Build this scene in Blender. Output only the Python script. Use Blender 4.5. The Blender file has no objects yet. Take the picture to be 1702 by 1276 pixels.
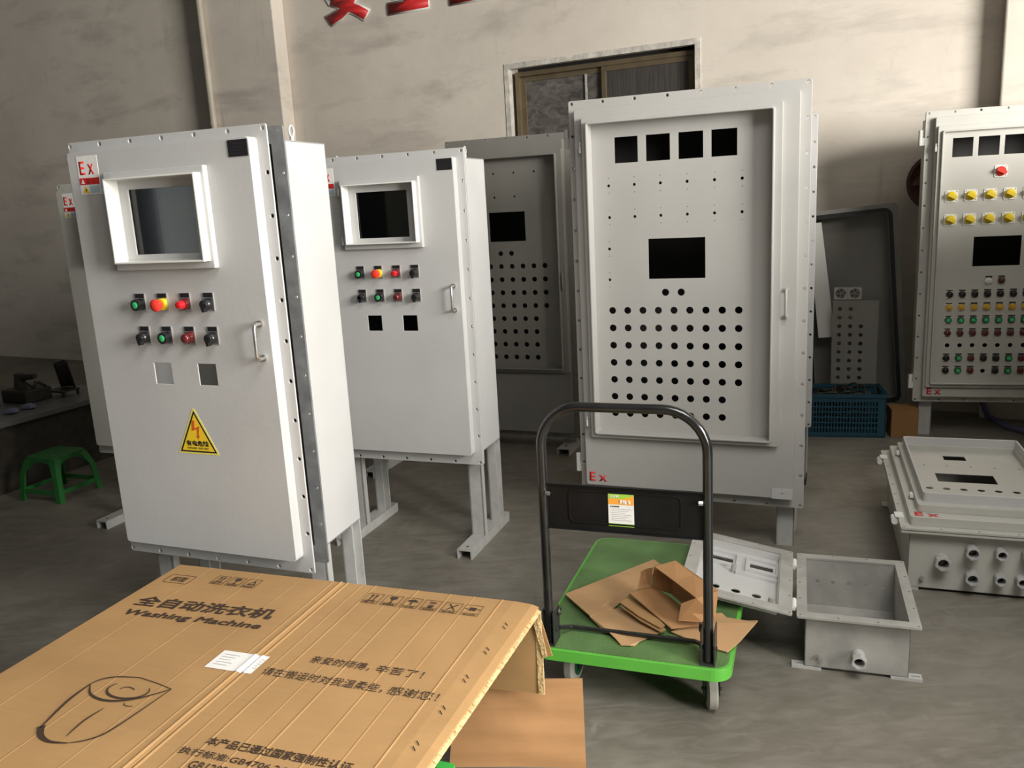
import bpy, bmesh, math, random
from mathutils import Vector, Matrix
from mathutils.geometry import delaunay_2d_cdt
random.seed(7)
S = bpy.context.scene
C = S.collection
R = math.radians

# ------------------------------------------------------------ camera
cam = bpy.data.cameras.new('camera')
cam.sensor_fit = 'HORIZONTAL'; cam.sensor_width = 36.0; cam.lens = 36.0 * 1400 / 1702
cam.clip_start = 0.05; cam.clip_end = 100
co = bpy.data.objects.new('camera', cam); C.objects.link(co)
co.matrix_world = Matrix(((0.998544748, 0.0539294517, 0, 0),
                          (-0.0114030888, 0.211136848, -0.977389994, 0),
                          (-0.0527101065, 0.975967646, 0.211444553, 1.55),
                          (0, 0, 0, 1)))
S.camera = co
# ------------------------------------------------------------ colour management
S.view_settings.view_transform = 'Standard'
S.view_settings.look = 'None'
S.view_settings.gamma = 1.0
S.view_settings.use_curve_mapping = False
S.view_settings.exposure = 0.08
S.cycles.use_denoising = True
S.cycles.max_bounces = 8
S.cycles.diffuse_bounces = 3
# ------------------------------------------------------------ world: pale overcast daylight
w = bpy.data.worlds.new('world'); S.world = w; w.use_nodes = True
w.node_tree.nodes['Background'].inputs[0].default_value = (0.92, 0.95, 1.0, 1)
w.node_tree.nodes['Background'].inputs[1].default_value = 0.3
# ------------------------------------------------------------ daylight coming in through the big door on the right
def area(name, loc, target, sx, sy, power, col, spread=180):
    l = bpy.data.lights.new(name, 'AREA'); l.shape = 'RECTANGLE'; l.size = sx; l.size_y = sy
    l.energy = power; l.color = col; l.spread = R(spread)
    o = bpy.data.objects.new(name, l); C.objects.link(o); o.location = loc
    d = Vector(target) - Vector(loc)
    o.rotation_euler = d.to_track_quat('-Z', 'Y').to_euler()
    return o
area('side_door_daylight', (5.3, -1.7, 2.5), (0.2, 3.4, 1.5), 3.0, 2.8, 1100, (1.0, 0.968, 0.91))
area('foreground_fill', (1.1, -0.3, 4.75), (0.9, 0.5, 0), 2.4, 2.4, 92, (1.0, 0.98, 0.94), 105)  # added overhead fill lamp, brightens the foreground floor

# ------------------------------------------------------------ materials
def mat(name, col, rough=0.5, metal=0.0, noise=None, bump=None, spec=0.5, coat=0.0):
    """noise = (scale, amount, detail) tints the colour, bump = (scale, strength)"""
    m = bpy.data.materials.new(name); m.use_nodes = True
    nt = m.node_tree; b = nt.nodes['Principled BSDF']
    b.inputs['Base Color'].default_value = (*col, 1)
    b.inputs['Roughness'].default_value = rough
    b.inputs['Metallic'].default_value = metal
    b.inputs['Specular IOR Level'].default_value = spec
    b.inputs['Coat Weight'].default_value = coat
    tc = nt.nodes.new('ShaderNodeTexCoord')
    if noise:
        n = nt.nodes.new('ShaderNodeTexNoise'); n.inputs['Scale'].default_value = noise[0]
        n.inputs['Detail'].default_value = noise[2] if len(noise) > 2 else 4
        nt.links.new(tc.outputs['Object'], n.inputs['Vector'])
        r = nt.nodes.new('ShaderNodeValToRGB')
        r.color_ramp.elements[0].position = 0.3; r.color_ramp.elements[1].position = 0.7
        a = noise[1]
        r.color_ramp.elements[0].color = (*[c * (1 - a) for c in col], 1)
        r.color_ramp.elements[1].color = (*[min(1, c * (1 + a * 0.6)) for c in col], 1)
        nt.links.new(n.outputs['Fac'], r.inputs['Fac']); nt.links.new(r.outputs['Color'], b.inputs['Base Color'])
    if bump:
        n = nt.nodes.new('ShaderNodeTexNoise'); n.inputs['Scale'].default_value = bump[0]; n.inputs['Detail'].default_value = 5
        nt.links.new(tc.outputs['Object'], n.inputs['Vector'])
        bp = nt.nodes.new('ShaderNodeBump'); bp.inputs['Strength'].default_value = bump[1]; bp.inputs['Distance'].default_value = 0.01
        nt.links.new(n.outputs['Fac'], bp.inputs['Height']); nt.links.new(bp.outputs['Normal'], b.inputs['Normal'])
    return m

def ramp(nt, fac, stops):
    r = nt.nodes.new('ShaderNodeValToRGB')
    e = r.color_ramp.elements
    while len(e) < len(stops): e.new(0.5)
    for k, (p, c) in enumerate(stops):
        e[k].position = p; e[k].color = (*c, 1) if len(c) == 3 else c
    nt.links.new(fac, r.inputs['Fac'])
    return r.outputs['Color']

def mixc(nt, fac, a, b, mode='MIX'):
    m = nt.nodes.new('ShaderNodeMix'); m.data_type = 'RGBA'; m.blend_type = mode
    for sock, v in ((m.inputs[0], fac), (m.inputs[6], a), (m.inputs[7], b)):
        if hasattr(v, 'is_linked'): nt.links.new(v, sock)
        elif isinstance(v, (int, float)): sock.default_value = v
        else: sock.default_value = (*v, 1)
    return m.outputs[2]

def noise(nt, vec, scale, detail=5, rough=0.55, dist=0.0):
    n = nt.nodes.new('ShaderNodeTexNoise')
    n.inputs['Scale'].default_value = scale; n.inputs['Detail'].default_value = detail
    n.inputs['Roughness'].default_value = rough; n.inputs['Distortion'].default_value = dist
    nt.links.new(vec, n.inputs['Vector'])
    return n.outputs['Fac']

def mapped(nt, src, scale=(1, 1, 1), loc=(0, 0, 0), rot=(0, 0, 0)):
    tc = nt.nodes.new('ShaderNodeTexCoord'); mp = nt.nodes.new('ShaderNodeMapping')
    mp.inputs['Scale'].default_value = scale; mp.inputs['Location'].default_value = loc; mp.inputs['Rotation'].default_value = rot
    nt.links.new(tc.outputs[src], mp.inputs['Vector'])
    return mp.outputs['Vector']

def plaster():
    m = bpy.data.materials.new('plaster'); m.use_nodes = True; nt = m.node_tree; b = nt.nodes['Principled BSDF']
    v = mapped(nt, 'Object', (0.7, 1, 1.0)); v2 = mapped(nt, 'Object', (0.6, 1, 2.2)); v3 = mapped(nt, 'Object', (3.0, 1, 0.5))
    base = ramp(nt, noise(nt, v, 1.1, 6, 0.6), [(0.3, (0.66, 0.595, 0.515)), (0.7, (0.80, 0.73, 0.635))])
    st = ramp(nt, noise(nt, v2, 1.3, 9, 0.66, 0.25), [(0.52, (0, 0, 0)), (0.80, (0.75, 0.75, 0.75))])
    c = mixc(nt, st, base, (0.30, 0.27, 0.235))
    dr = ramp(nt, noise(nt, v3, 2.2, 8, 0.7), [(0.60, (0, 0, 0)), (0.80, (0.55, 0.55, 0.55))])
    c = mixc(nt, dr, c, (0.36, 0.32, 0.28))
    fl = ramp(nt, noise(nt, v, 30, 3, 0.6), [(0.73, (0, 0, 0)), (0.76, (0.6, 0.6, 0.6))])
    c = mixc(nt, fl, c, (0.14, 0.12, 0.10))
    nt.links.new(c, b.inputs['Base Color']); b.inputs['Roughness'].default_value = 0.85
    b.inputs['Specular IOR Level'].default_value = 0.3
    bp = nt.nodes.new('ShaderNodeBump'); bp.inputs['Strength'].default_value = 0.35; bp.inputs['Distance'].default_value = 0.012
    nt.links.new(noise(nt, v, 7, 9, 0.6, 0.1), bp.inputs['Height']); nt.links.new(bp.outputs['Normal'], b.inputs['Normal'])
    return m

def concrete():
    m = bpy.data.materials.new('concrete_floor'); m.use_nodes = True; nt = m.node_tree; b = nt.nodes['Principled BSDF']
    v = mapped(nt, 'Object')
    vs = mapped(nt, 'Object', (1.0, 3.0, 1.0), rot=(0, 0, R(25)))
    base = ramp(nt, noise(nt, v, 0.9, 8, 0.62, 0.4), [(0.30, (0.105, 0.094, 0.075)), (0.52, (0.165, 0.150, 0.122)), (0.75, (0.26, 0.24, 0.205))])
    c = mixc(nt, ramp(nt, noise(nt, vs, 6, 6, 0.6, 1.0), [(0.4, (0, 0, 0)), (0.75, (0.45, 0.45, 0.45))]), base, (0.30, 0.28, 0.245))
    c = mixc(nt, ramp(nt, noise(nt, v, 14, 5, 0.7, 0.3), [(0.60, (0, 0, 0)), (0.78, (0.65, 0.65, 0.65))]), c, (0.115, 0.10, 0.082))
    c = mixc(nt, ramp(nt, noise(nt, v, 55, 2, 0.6), [(0.70, (0, 0, 0)), (0.74, (0.5, 0.5, 0.5))]), c, (0.08, 0.075, 0.065))
    c = mixc(nt, ramp(nt, noise(nt, v, 2.3, 4, 0.6, 2.0), [(0.64, (0, 0, 0)), (0.8, (0.5, 0.5, 0.5))]), c, (0.36, 0.345, 0.31))
    nt.links.new(c, b.inputs['Base Color'])
    rr = ramp(nt, noise(nt, v, 3, 4), [(0.3, (0.42,) * 3), (0.7, (0.65,) * 3)])
    nt.links.new(rr, b.inputs['Roughness'])
    bp = nt.nodes.new('ShaderNodeBump'); bp.inputs['Strength'].default_value = 0.15; bp.inputs['Distance'].default_value = 0.004
    nt.links.new(noise(nt, v, 22, 7, 0.6), bp.inputs['Height']); nt.links.new(bp.outputs['Normal'], b.inputs['Normal'])
    return m

def cardboard(name, col, flute=True, seed=0):
    m = bpy.data.materials.new(name); m.use_nodes = True; nt = m.node_tree; b = nt.nodes['Principled BSDF']
    v = mapped(nt, 'Object', (1, 1, 1), (seed, seed * 1.7, 0)); vf = mapped(nt, 'Object', (1.0, 30.0, 30.0), (seed, 0, 0))
    dk = tuple(c * 0.84 for c in col); lt = tuple(min(1, c * 1.10) for c in col)
    c = ramp(nt, noise(nt, v, 2.6, 5, 0.6, 0.5), [(0.3, dk), (0.7, lt)])
    c = mixc(nt, ramp(nt, noise(nt, vf, 3.0, 3, 0.6), [(0.3, (0, 0, 0)), (0.8, (0.22, 0.22, 0.22))]), c, tuple(min(1, k * 1.3) for k in col))
    c = mixc(nt, ramp(nt, noise(nt, v, 90, 3, 0.6), [(0.66, (0, 0, 0)), (0.75, (0.25, 0.25, 0.25))]), c, tuple(k * 0.6 for k in col))
    nt.links.new(c, b.inputs['Base Color']); b.inputs['Roughness'].default_value = 0.72
    b.inputs['Specular IOR Level'].default_value = 0.25
    bp = nt.nodes.new('ShaderNodeBump'); bp.inputs['Strength'].default_value = 0.18; bp.inputs['Distance'].default_value = 0.006
    nt.links.new(noise(nt, v, 9, 6, 0.6), bp.inputs['Height']); nt.links.new(bp.outputs['Normal'], b.inputs['Normal'])
    return m

PL = plaster(); FL = concrete()
GREY = mat('grey_cabinet_paint', (0.525, 0.523, 0.515), 0.42, noise=(3.5, 0.06, 5), bump=(60, 0.04))
GREYB = mat('beige_grey_cabinet_paint', (0.43, 0.42, 0.40), 0.45, noise=(3.0, 0.06, 5), bump=(60, 0.04))
GREYS = mat('scuffed_grey_paint', (0.36, 0.35, 0.325), 0.5, noise=(9, 0.22, 8), bump=(50, 0.1))
GREYG = mat('greenish_grey_cabinet_paint', (0.50, 0.49, 0.445), 0.45, noise=(3.0, 0.08, 5), bump=(60, 0.04))
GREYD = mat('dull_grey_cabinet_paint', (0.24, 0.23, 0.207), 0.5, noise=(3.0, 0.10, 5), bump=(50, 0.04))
BARE = mat('brushed_bare_flange', (0.36, 0.37, 0.38), 0.42, 0.55, noise=(14, 0.28, 8), bump=(30, 0.1))
LEGP = mat('galvanised_leg_paint', (0.50, 0.50, 0.48), 0.42, 0.15, noise=(18, 0.12, 6))
STEEL = mat('polished_steel', (0.72, 0.71, 0.68), 0.22, 0.9)
WHITE = mat('white_enamel', (0.80, 0.80, 0.76), 0.4)
BLACK = mat('black_plastic', (0.012, 0.012, 0.013), 0.25, coat=0.2)
TAG = mat('black_engraved_tag', (0.015, 0.013, 0.015), 0.4)
INK = mat('dark_brown_print', (0.045, 0.026, 0.016), 0.7)
RED = mat('red_print', (0.62, 0.03, 0.03), 0.5)
REDP = mat('red_mushroom_plastic', (0.86, 0.05, 0.03), 0.3, coat=0.3)
REDL = mat('red_lens', (0.55, 0.01, 0.015), 0.12, coat=0.6)
REDD = mat('dark_red_lens', (0.11, 0.012, 0.014), 0.12, coat=0.6)
GRNL = mat('green_button_cap', (0.05, 0.46, 0.16), 0.3)
GRNB = mat('dark_green_bezel', (0.01, 0.09, 0.035), 0.25, coat=0.3)
YELP = mat('yellow_plastic', (0.80, 0.60, 0.03), 0.35)
AMB = mat('amber_lens', (0.62, 0.36, 0.03), 0.2, coat=0.4)
BRNL = mat('brown_lens', (0.09, 0.03, 0.025), 0.2, coat=0.4)
CLR = mat('clear_lens', (0.62, 0.62, 0.58), 0.2, coat=0.4)
YST = mat('yellow_sticker', (0.88, 0.62, 0.03), 0.4)
YSTL = mat('pale_yellow_sticker_edge', (0.80, 0.70, 0.16), 0.4)
BOLT = mat('orange_red_print', (0.62, 0.12, 0.02), 0.5)
PAPER = mat('white_paper', (0.82, 0.81, 0.78), 0.6, noise=(30, 0.05, 3))
GPRT = mat('grey_print', (0.28, 0.27, 0.28), 0.7)
BPRT = mat('pale_blue_print', (0.45, 0.56, 0.62), 0.6)
LGRN = mat('lime_green_print', (0.35, 0.60, 0.06), 0.5)
ORNG = mat('orange_print', (0.92, 0.38, 0.05), 0.5)
TUBE = mat('black_painted_tube', (0.014, 0.014, 0.014), 0.22, coat=0.5, noise=(20, 0.4, 6))
BOARD = mat('black_sheet_metal', (0.009, 0.009, 0.009), 0.42, noise=(12, 0.3, 6), spec=0.25)
DGRN = mat('bright_green_platform', (0.12, 0.47, 0.06), 0.35, noise=(8, 0.10, 6))
DTOP = mat('worn_green_platform_top', (0.105, 0.20, 0.065), 0.5, noise=(5, 0.35, 9), bump=(140, 0.25))
TYRE = mat('grey_rubber_tyre', (0.33, 0.32, 0.28), 0.6, noise=(15, 0.2, 5))
DKST = mat('dark_steel', (0.06, 0.06, 0.058), 0.4, 0.6)
CARD = cardboard('washing_machine_cardboard', (0.385, 0.228, 0.098))
CARD2 = cardboard('orange_brown_cardboard', (0.40, 0.215, 0.095), seed=3)
CARD3 = cardboard('plain_cardboard', (0.44, 0.27, 0.135), seed=5)
CARDE = mat('cut_cardboard_edge', (0.60, 0.42, 0.20), 0.8, noise=(90, 0.3, 5), bump=(120, 0.6))
BRNZ = mat('bronze_aluminium', (0.20, 0.155, 0.095), 0.4, 0.5, noise=(12, 0.15, 5))
STOOL = mat('green_plastic_stool', (0.02, 0.14, 0.03), 0.4)
BLUEC = mat('blue_crate_plastic', (0.011, 0.065, 0.10), 0.45)
CABLE = mat('black_cable', (0.02, 0.02, 0.016), 0.5)
HOSE = mat('blue_grey_hose', (0.10, 0.10, 0.19), 0.5)
RUST = mat('dark_red_brown_casting', (0.075, 0.025, 0.018), 0.5, noise=(20, 0.4, 6), bump=(60, 0.3))
TABLE = mat('grey_table_top', (0.12, 0.125, 0.12), 0.5, noise=(6, 0.2, 5))
DARKT = mat('oily_dark_tooling', (0.035, 0.03, 0.022), 0.6, noise=(20, 0.4, 5))
RUBBER = mat('black_rubber_gasket', (0.012, 0.012, 0.012), 0.6)
PIPEM = mat('cream_conduit', (0.50, 0.45, 0.36), 0.45, noise=(6, 0.12, 5))
LENSG = mat('smoked_pane', (0.03, 0.03, 0.028), 0.1)
INSHADE = mat('interior_shade_tone', (0.05, 0.048, 0.044), 0.7)  # dark tone standing in for the shade inside closed cabinets
ROOFM = mat('roof_sheet', (0.16, 0.16, 0.155), 0.6)

def glass_mat():
    m = bpy.data.materials.new('clear_glass'); m.use_nodes = True; nt = m.node_tree
    nt.nodes.remove(nt.nodes['Principled BSDF'])
    t = nt.nodes.new('ShaderNodeBsdfTransparent'); t.inputs[0].default_value = (0.90, 0.94, 0.93, 1)
    g = nt.nodes.new('ShaderNodeBsdfGlossy'); g.inputs['Roughness'].default_value = 0.04
    f = nt.nodes.new('ShaderNodeFresnel'); f.inputs[0].default_value = 1.45
    mx = nt.nodes.new('ShaderNodeMixShader')
    nt.links.new(f.outputs[0], mx.inputs[0]); nt.links.new(t.outputs[0], mx.inputs[1]); nt.links.new(g.outputs[0], mx.inputs[2])
    nt.links.new(mx.outputs[0], nt.nodes['Material Output'].inputs[0])
    return m
GLASS = glass_mat()

def pane_mat(name, a, b_, sc, stretch, rough):
    m = bpy.data.materials.new(name); m.use_nodes = True; nt = m.node_tree; b = nt.nodes['Principled BSDF']
    v = mapped(nt, 'Object', stretch)
    f = noise(nt, v, sc, 8, 0.7, 1.0)
    nt.links.new(ramp(nt, f, [(0.35, a), (0.72, b_)]), b.inputs['Base Color'])
    b.inputs['Roughness'].default_value = rough
    bp = nt.nodes.new('ShaderNodeBump'); bp.inputs['Strength'].default_value = 0.4; bp.inputs['Distance'].default_value = 0.01
    nt.links.new(f, bp.inputs['Height']); nt.links.new(bp.outputs['Normal'], b.inputs['Normal'])
    return m
PANEL_ = pane_mat('pane_with_wrinkled_film', (0.055, 0.05, 0.045), (0.20, 0.185, 0.165), 9, (1, 1, 1.6), 0.45)
PANER_ = pane_mat('dusty_dark_pane', (0.045, 0.04, 0.036), (0.085, 0.077, 0.07), 5, (8, 1, 0.5), 0.35)

# ------------------------------------------------------------ mesh helpers
class M:
    def __init__(s): s.v = []; s.f = []
    def add(s, vs, fs):
        o = len(s.v); s.v += [tuple(p) for p in vs]; s.f += [tuple(o + i for i in f) for f in fs]
    def box(s, x0, x1, y0, y1, z0, z1):
        s.add([(x0, y0, z0), (x1, y0, z0), (x1, y1, z0), (x0, y1, z0), (x0, y0, z1), (x1, y0, z1), (x1, y1, z1), (x0, y1, z1)],
              [(0, 3, 2, 1), (4, 5, 6, 7), (0, 1, 5, 4), (1, 2, 6, 5), (2, 3, 7, 6), (3, 0, 4, 7)])
    def cyl(s, p0, p1, r0, r1=None, n=16):
        r1 = r0 if r1 is None else r1
        p0, p1 = Vector(p0), Vector(p1); d = (p1 - p0).normalized()
        a = d.orthogonal().normalized(); b = d.cross(a)
        vs = [p0 + (a * math.cos(t) + b * math.sin(t)) * r0 for t in [2 * math.pi * k / n for k in range(n)]]
        vs += [p1 + (a * math.cos(t) + b * math.sin(t)) * r1 for t in [2 * math.pi * k / n for k in range(n)]]
        s.add(vs, [(k, (k + 1) % n, n + (k + 1) % n, n + k) for k in range(n)] + [tuple(range(n - 1, -1, -1)), tuple(range(n, 2 * n))])
    def lathe(s, prof, n=20, axis='Z', c=(0, 0, 0)):
        """prof: list of (radius, height) from one end to the other; closed with caps"""
        vs = []
        for r, h in prof:
            for k in range(n):
                t = 2 * math.pi * k / n; a, b = r * math.cos(t), r * math.sin(t)
                vs.append({'Z': (a, b, h), 'Y': (b, h, a), 'X': (h, a, b)}[axis])
        vs = [(p[0] + c[0], p[1] + c[1], p[2] + c[2]) for p in vs]
        m = len(prof)
        fs = [(i * n + k, i * n + (k + 1) % n, (i + 1) * n + (k + 1) % n, (i + 1) * n + k) for i in range(m - 1) for k in range(n)]
        fs += [tuple(range(n - 1, -1, -1)), tuple((m - 1) * n + k for k in range(n))]
        s.add(vs, fs)
    def tube(s, pts, r, n=10, closed=False):
        pts = [Vector(p) for p in pts]; m = len(pts); ref = None; vs = []
        for i, p in enumerate(pts):
            if closed: d = pts[(i + 1) % m] - pts[i - 1]
            else: d = pts[min(i + 1, m - 1)] - pts[max(i - 1, 0)]
            d.normalize()
            if ref is None: ref = d.orthogonal().normalized()
            ref = (ref - d * ref.dot(d)).normalized(); b = d.cross(ref)
            rr = r[i] if isinstance(r, (list, tuple)) else r
            vs += [p + (ref * math.cos(2 * math.pi * k / n) + b * math.sin(2 * math.pi * k / n)) * rr for k in range(n)]
        fs = [(i * n + k, i * n + (k + 1) % n, ((i + 1) % m) * n + (k + 1) % n, ((i + 1) % m) * n + k) for i in range(m if closed else m - 1) for k in range(n)]
        if not closed: fs += [tuple(range(n - 1, -1, -1)), tuple((m - 1) * n + k for k in range(n))]
        s.add(vs, fs)
    def prism(s, poly, y0, y1):
        """poly in (x,z), extruded from y0 to y1"""
        n = len(poly)
        s.add([(x, y0, z) for x, z in poly] + [(x, y1, z) for x, z in poly],
              [tuple(range(n)), tuple(range(2 * n - 1, n - 1, -1))] + [(k, n + k, n + (k + 1) % n, (k + 1) % n) for k in range(n)])
    def slab(s, pts, t):
        """3-D polygon given thickness t along its normal (downwards)"""
        P = [Vector(p) for p in pts]; n = len(P); nn = Vector((0, 0, 0))
        for k in range(n): nn += P[k].cross(P[(k + 1) % n])
        nn.normalize()
        s.add(P + [p - nn * t for p in P], [tuple(range(n)), tuple(range(2 * n - 1, n - 1, -1))] + [(k, n + k, n + (k + 1) % n, (k + 1) % n) for k in range(n)])
    def ring(s, x0, x1, z0, z1, w, y0, y1):
        """rectangular ring in the XZ plane, width w inwards"""
        s.plate([(x0, z0), (x1, z0), (x1, z1), (x0, z1)], [[(x0 + w, z0 + w), (x1 - w, z0 + w), (x1 - w, z1 - w), (x0 + w, z1 - w)]], y0, y1)
    def plate(s, outer, holes, y0, y1):
        """flat plate in XZ with real openings, front face at y0"""
        vs = []; es = []; loops = []
        for lp in [outer] + list(holes):
            o = len(vs); n = len(lp); vs += [Vector(p) for p in lp]; es += [(o + k, o + (k + 1) % n) for k in range(n)]
            loops.append([o + k for k in range(n)])
        r = delaunay_2d_cdt(vs, es, [], 1, 1e-7)
        ov, n, fs = r[0], len(r[0]), []
        def ins(p, lp):
            c = False; j = len(lp) - 1
            for i in range(len(lp)):
                if (lp[i][1] > p[1]) != (lp[j][1] > p[1]) and p[0] < (lp[j][0] - lp[i][0]) * (p[1] - lp[i][1]) / (lp[j][1] - lp[i][1]) + lp[i][0]: c = not c
                j = i
            return c
        bbs = [(min(q[0] for q in h), max(q[0] for q in h), min(q[1] for q in h), max(q[1] for q in h), h) for h in holes]
        of = []
        for f in r[2]:
            c = (sum(ov[i].x for i in f) / len(f), sum(ov[i].y for i in f) / len(f))
            if not ins(c, outer): continue
            if any(b[0] <= c[0] <= b[1] and b[2] <= c[1] <= b[3] and ins(c, b[4]) for b in bbs): continue
            of.append(f)
        for f in of:
            fs.append(tuple(f)); fs.append(tuple(n + i for i in reversed(f)))
        from collections import Counter
        cnt = Counter(); dirn = {}
        for f in of:
            for k in range(len(f)):
                a, b = f[k], f[(k + 1) % len(f)]; cnt[frozenset((a, b))] += 1; dirn[frozenset((a, b))] = (a, b)
        for k, c in cnt.items():
            if c == 1:
                a, b = dirn[k]; fs.append((b, a, n + a, n + b))
        s.add([(p.x, y0, p.y) for p in ov] + [(p.x, y1, p.y) for p in ov], fs)
    def xf(s, mtx, start=0):
        s.v = s.v[:start] + [tuple(mtx @ Vector(p)) for p in s.v[start:]]; return s

def circ(x, z, r, n=14): return [(x + r * math.cos(2 * math.pi * k / n), z + r * math.sin(2 * math.pi * k / n)) for k in range(n)]
def rect(x0, x1, z0, z1): return [(x0, z0), (x1, z0), (x1, z1), (x0, z1)]
def rrect(x0, x1, z0, z1, r, n=5):
    p = []
    for cx, cz, a in ((x1 - r, z0 + r, -90), (x1 - r, z1 - r, 0), (x0 + r, z1 - r, 90), (x0 + r, z0 + r, 180)):
        for k in range(n + 1): t = R(a + 90 * k / n); p.append((cx + r * math.cos(t), cz + r * math.sin(t)))
    return p

def obj(name, m, material, parent=None, smooth=False, bevel=0.0, label=None, loc=None, fix=True):
    if isinstance(m, M):
        me = bpy.data.meshes.new(name); me.from_pydata(m.v, [], m.f)
        if fix:
            bm = bmesh.new(); bm.from_mesh(me); bmesh.ops.recalc_face_normals(bm, faces=bm.faces); bm.to_mesh(me); bm.free()
        me.update()
        if smooth:
            for p in me.polygons: p.use_smooth = True
            try: me.set_sharp_from_angle(angle=R(40))
            except Exception: pass
    else: me = m
    me.materials.clear()
    for k in (material if isinstance(material, (list, tuple)) else [material]): me.materials.append(k)
    o = bpy.data.objects.new(name, me); C.objects.link(o)
    if parent: o.parent = parent
    if loc: o.location = loc
    if label: o['label'] = label
    if bevel:
        b = o.modifiers.new('bevel', 'BEVEL'); b.width = bevel; b.segments = 2; b.limit_method = 'ANGLE'; b.angle_limit = R(50)
    return o

def thing(name, label, cat, loc=(0, 0, 0), az=90, group=None, rot=None):
    o = bpy.data.objects.new(name, None); C.objects.link(o); o.empty_display_size = 0.1
    o.location = loc; o.rotation_euler = rot if rot else (0, 0, R(90 - az)); o['label'] = label; o['category'] = cat
    if group: o['group'] = group
    return o
def tag(o, label, cat, group=None):
    o['label'] = label; o['category'] = cat
    if group: o['group'] = group
    return o
def struct(o): o['kind'] = 'structure'; return o

_tc = {}
def text_mesh(body, size, ext=0.0004, bold=0.0, plane='XZ', shear=0.0):
    shear = 0.0
    """real lettering as a mesh; origin at the left end of the baseline"""
    key = (body, size, ext, bold, plane, shear)
    if key in _tc: return _tc[key].copy()
    cu = bpy.data.curves.new('lettering', 'FONT'); cu.body = body; cu.size = size; cu.extrude = ext; cu.offset = bold
    cu.resolution_u = 2; cu.fill_mode = 'BOTH'; cu.shear = shear
    o = bpy.data.objects.new('tmp', cu); C.objects.link(o)
    dg = bpy.context.evaluated_depsgraph_get(); dg.update()
    me = bpy.data.meshes.new_from_object(o.evaluated_get(dg))
    bpy.data.objects.remove(o); bpy.data.curves.remove(cu)
    if plane == 'XZ': me.transform(Matrix.Rotation(R(90), 4, 'X'))
    _tc[key] = me
    return me
def lettering(body, x, y, z, width, material, parent, height=None, bold=0.0, ext=0.0004, plane='XZ', name='lettering', rotz=0.0, shear=0.0, fat=0.0):
    """fits the text in the given width (and height) with its lower left corner at x,y,z"""
    me = text_mesh(body, 1.0, 0.0, bold, plane, shear)
    xs = [v.co.x for v in me.vertices]; ax = 2 if plane == 'XZ' else 1
    zs = [v.co[ax] for v in me.vertices]
    if not xs: return None
    sx = width / (max(xs) - min(xs)); sz = sx if height is None else height / (max(zs) - min(zs))
    x0, z0 = min(xs), min(zs)
    for v in me.vertices:
        v.co.x = (v.co.x - x0) * sx; v.co[ax] = (v.co[ax] - z0) * sz
    if fat:   # heavier strokes: the same outline repeated with tiny shifts
        base = [tuple(v.co) for v in me.vertices]; fs = [tuple(p.vertices) for p in me.polygons]; V = []; F = []
        k = 0
        for dx in (-1, 0, 1):
            for dy in (-1, 0, 1):
                o_ = len(V); V += [(q[0] + dx * fat + (q[1] * shear if plane == 'XY' else 0), q[1] + (dy * fat * 0.6 if plane == 'XY' else 0.00002 * k), q[2] + (dy * fat * 0.6 if plane == 'XZ' else 0.00002 * k)) for q in base]
                F += [tuple(o_ + i for i in f) for f in fs]; k += 1
        me = bpy.data.meshes.new('lettering'); me.from_pydata(V, [], F); ext = 0
    bm = bmesh.new(); bm.from_mesh(me)
    if ext:
        r = bmesh.ops.extrude_face_region(bm, geom=bm.faces[:])
        nv = [g for g in r['geom'] if isinstance(g, bmesh.types.BMVert)]
        d = Vector((0, -ext, 0)) if plane == 'XZ' else Vector((0, 0, ext))
        bmesh.ops.translate(bm, verts=nv, vec=d)
        bmesh.ops.recalc_face_normals(bm, faces=bm.faces)
    bm.to_mesh(me); bm.free()
    o = obj(name, me, material, parent)
    o.location = (x, y, z); o.rotation_euler = (0, 0, rotz)
    return o

# ============================================================ the setting
UW = Vector((0.88411, -0.46728, 0)); NW = Vector((0.46728, 0.88411, 0))      # along / into the back wall
WP = Vector((3.283, 5.365, 0)); AZW = 117.86
wallroot_rot = (0, 0, R(90 - AZW))
def wall_local(o): o.location = WP; o.rotation_euler = wallroot_rot; return o

m = M(); m.box(-14, 10, -7, 16, -0.12, 0)
struct(obj('floor', m, FL))
m = M(); m.plate(rect(-16, 5.2, 0, 5.2), [rect(-3.61, -2.075, 1.25, 2.595)], 0, 0.24)
struct(wall_local(obj('wall_back', m, PL)))
m = M(); m.box(-0.2, 0, -18, 0.2, 0, 5.2)
wl = struct(obj('wall_left', m, ROOFM)); wl.location = WP + UW * -14.5; wl.rotation_euler = wallroot_rot
# right wall with the wide doorway the daylight comes through
m = M(); m.plate(rect(-3.4, 9.6, 0, 5.2), [rect(1.6, 7.0, 0.001, 4.3)], 0, 0.24)
wr = struct(obj('wall_right', m, ROOFM)); wr.location = (6.6, 2.6, 0); wr.rotation_euler = (0, 0, R(-90))
# rear wall behind the camera with the wide loading door
m = M(); m.plate(rect(-14, 10, 0, 5.2), [rect(-1.9, 3.1, 2.4, 4.3)], 0, 0.24)
wb = struct(obj('wall_rear', m, ROOFM)); wb.location = (0, -6.9, 0)
m = M(); m.box(-14, 10, -7, 16, 5.0, 5.1)
struct(obj('ceiling', m, ROOFM))
m = M(); m.box(-0.3, 2.5, -1.7, 1.1, 4.90, 4.98)
fillp = struct(obj('fill_panel', m, mat('fill_sheet', (0.8, 0.8, 0.78), 0.5)))  # added sheet that goes with the overhead fill lamp
# low light blocker, added unseen right of the frame to shade the lower right
m = M(); m.box(2.55, 2.67, 0.40, 3.62, 0, 1.68); m.box(2.67, 4.6, 3.5, 3.62, 0, 1.68)
struct(obj('added_shade_wall', m, ROOFM))
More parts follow.
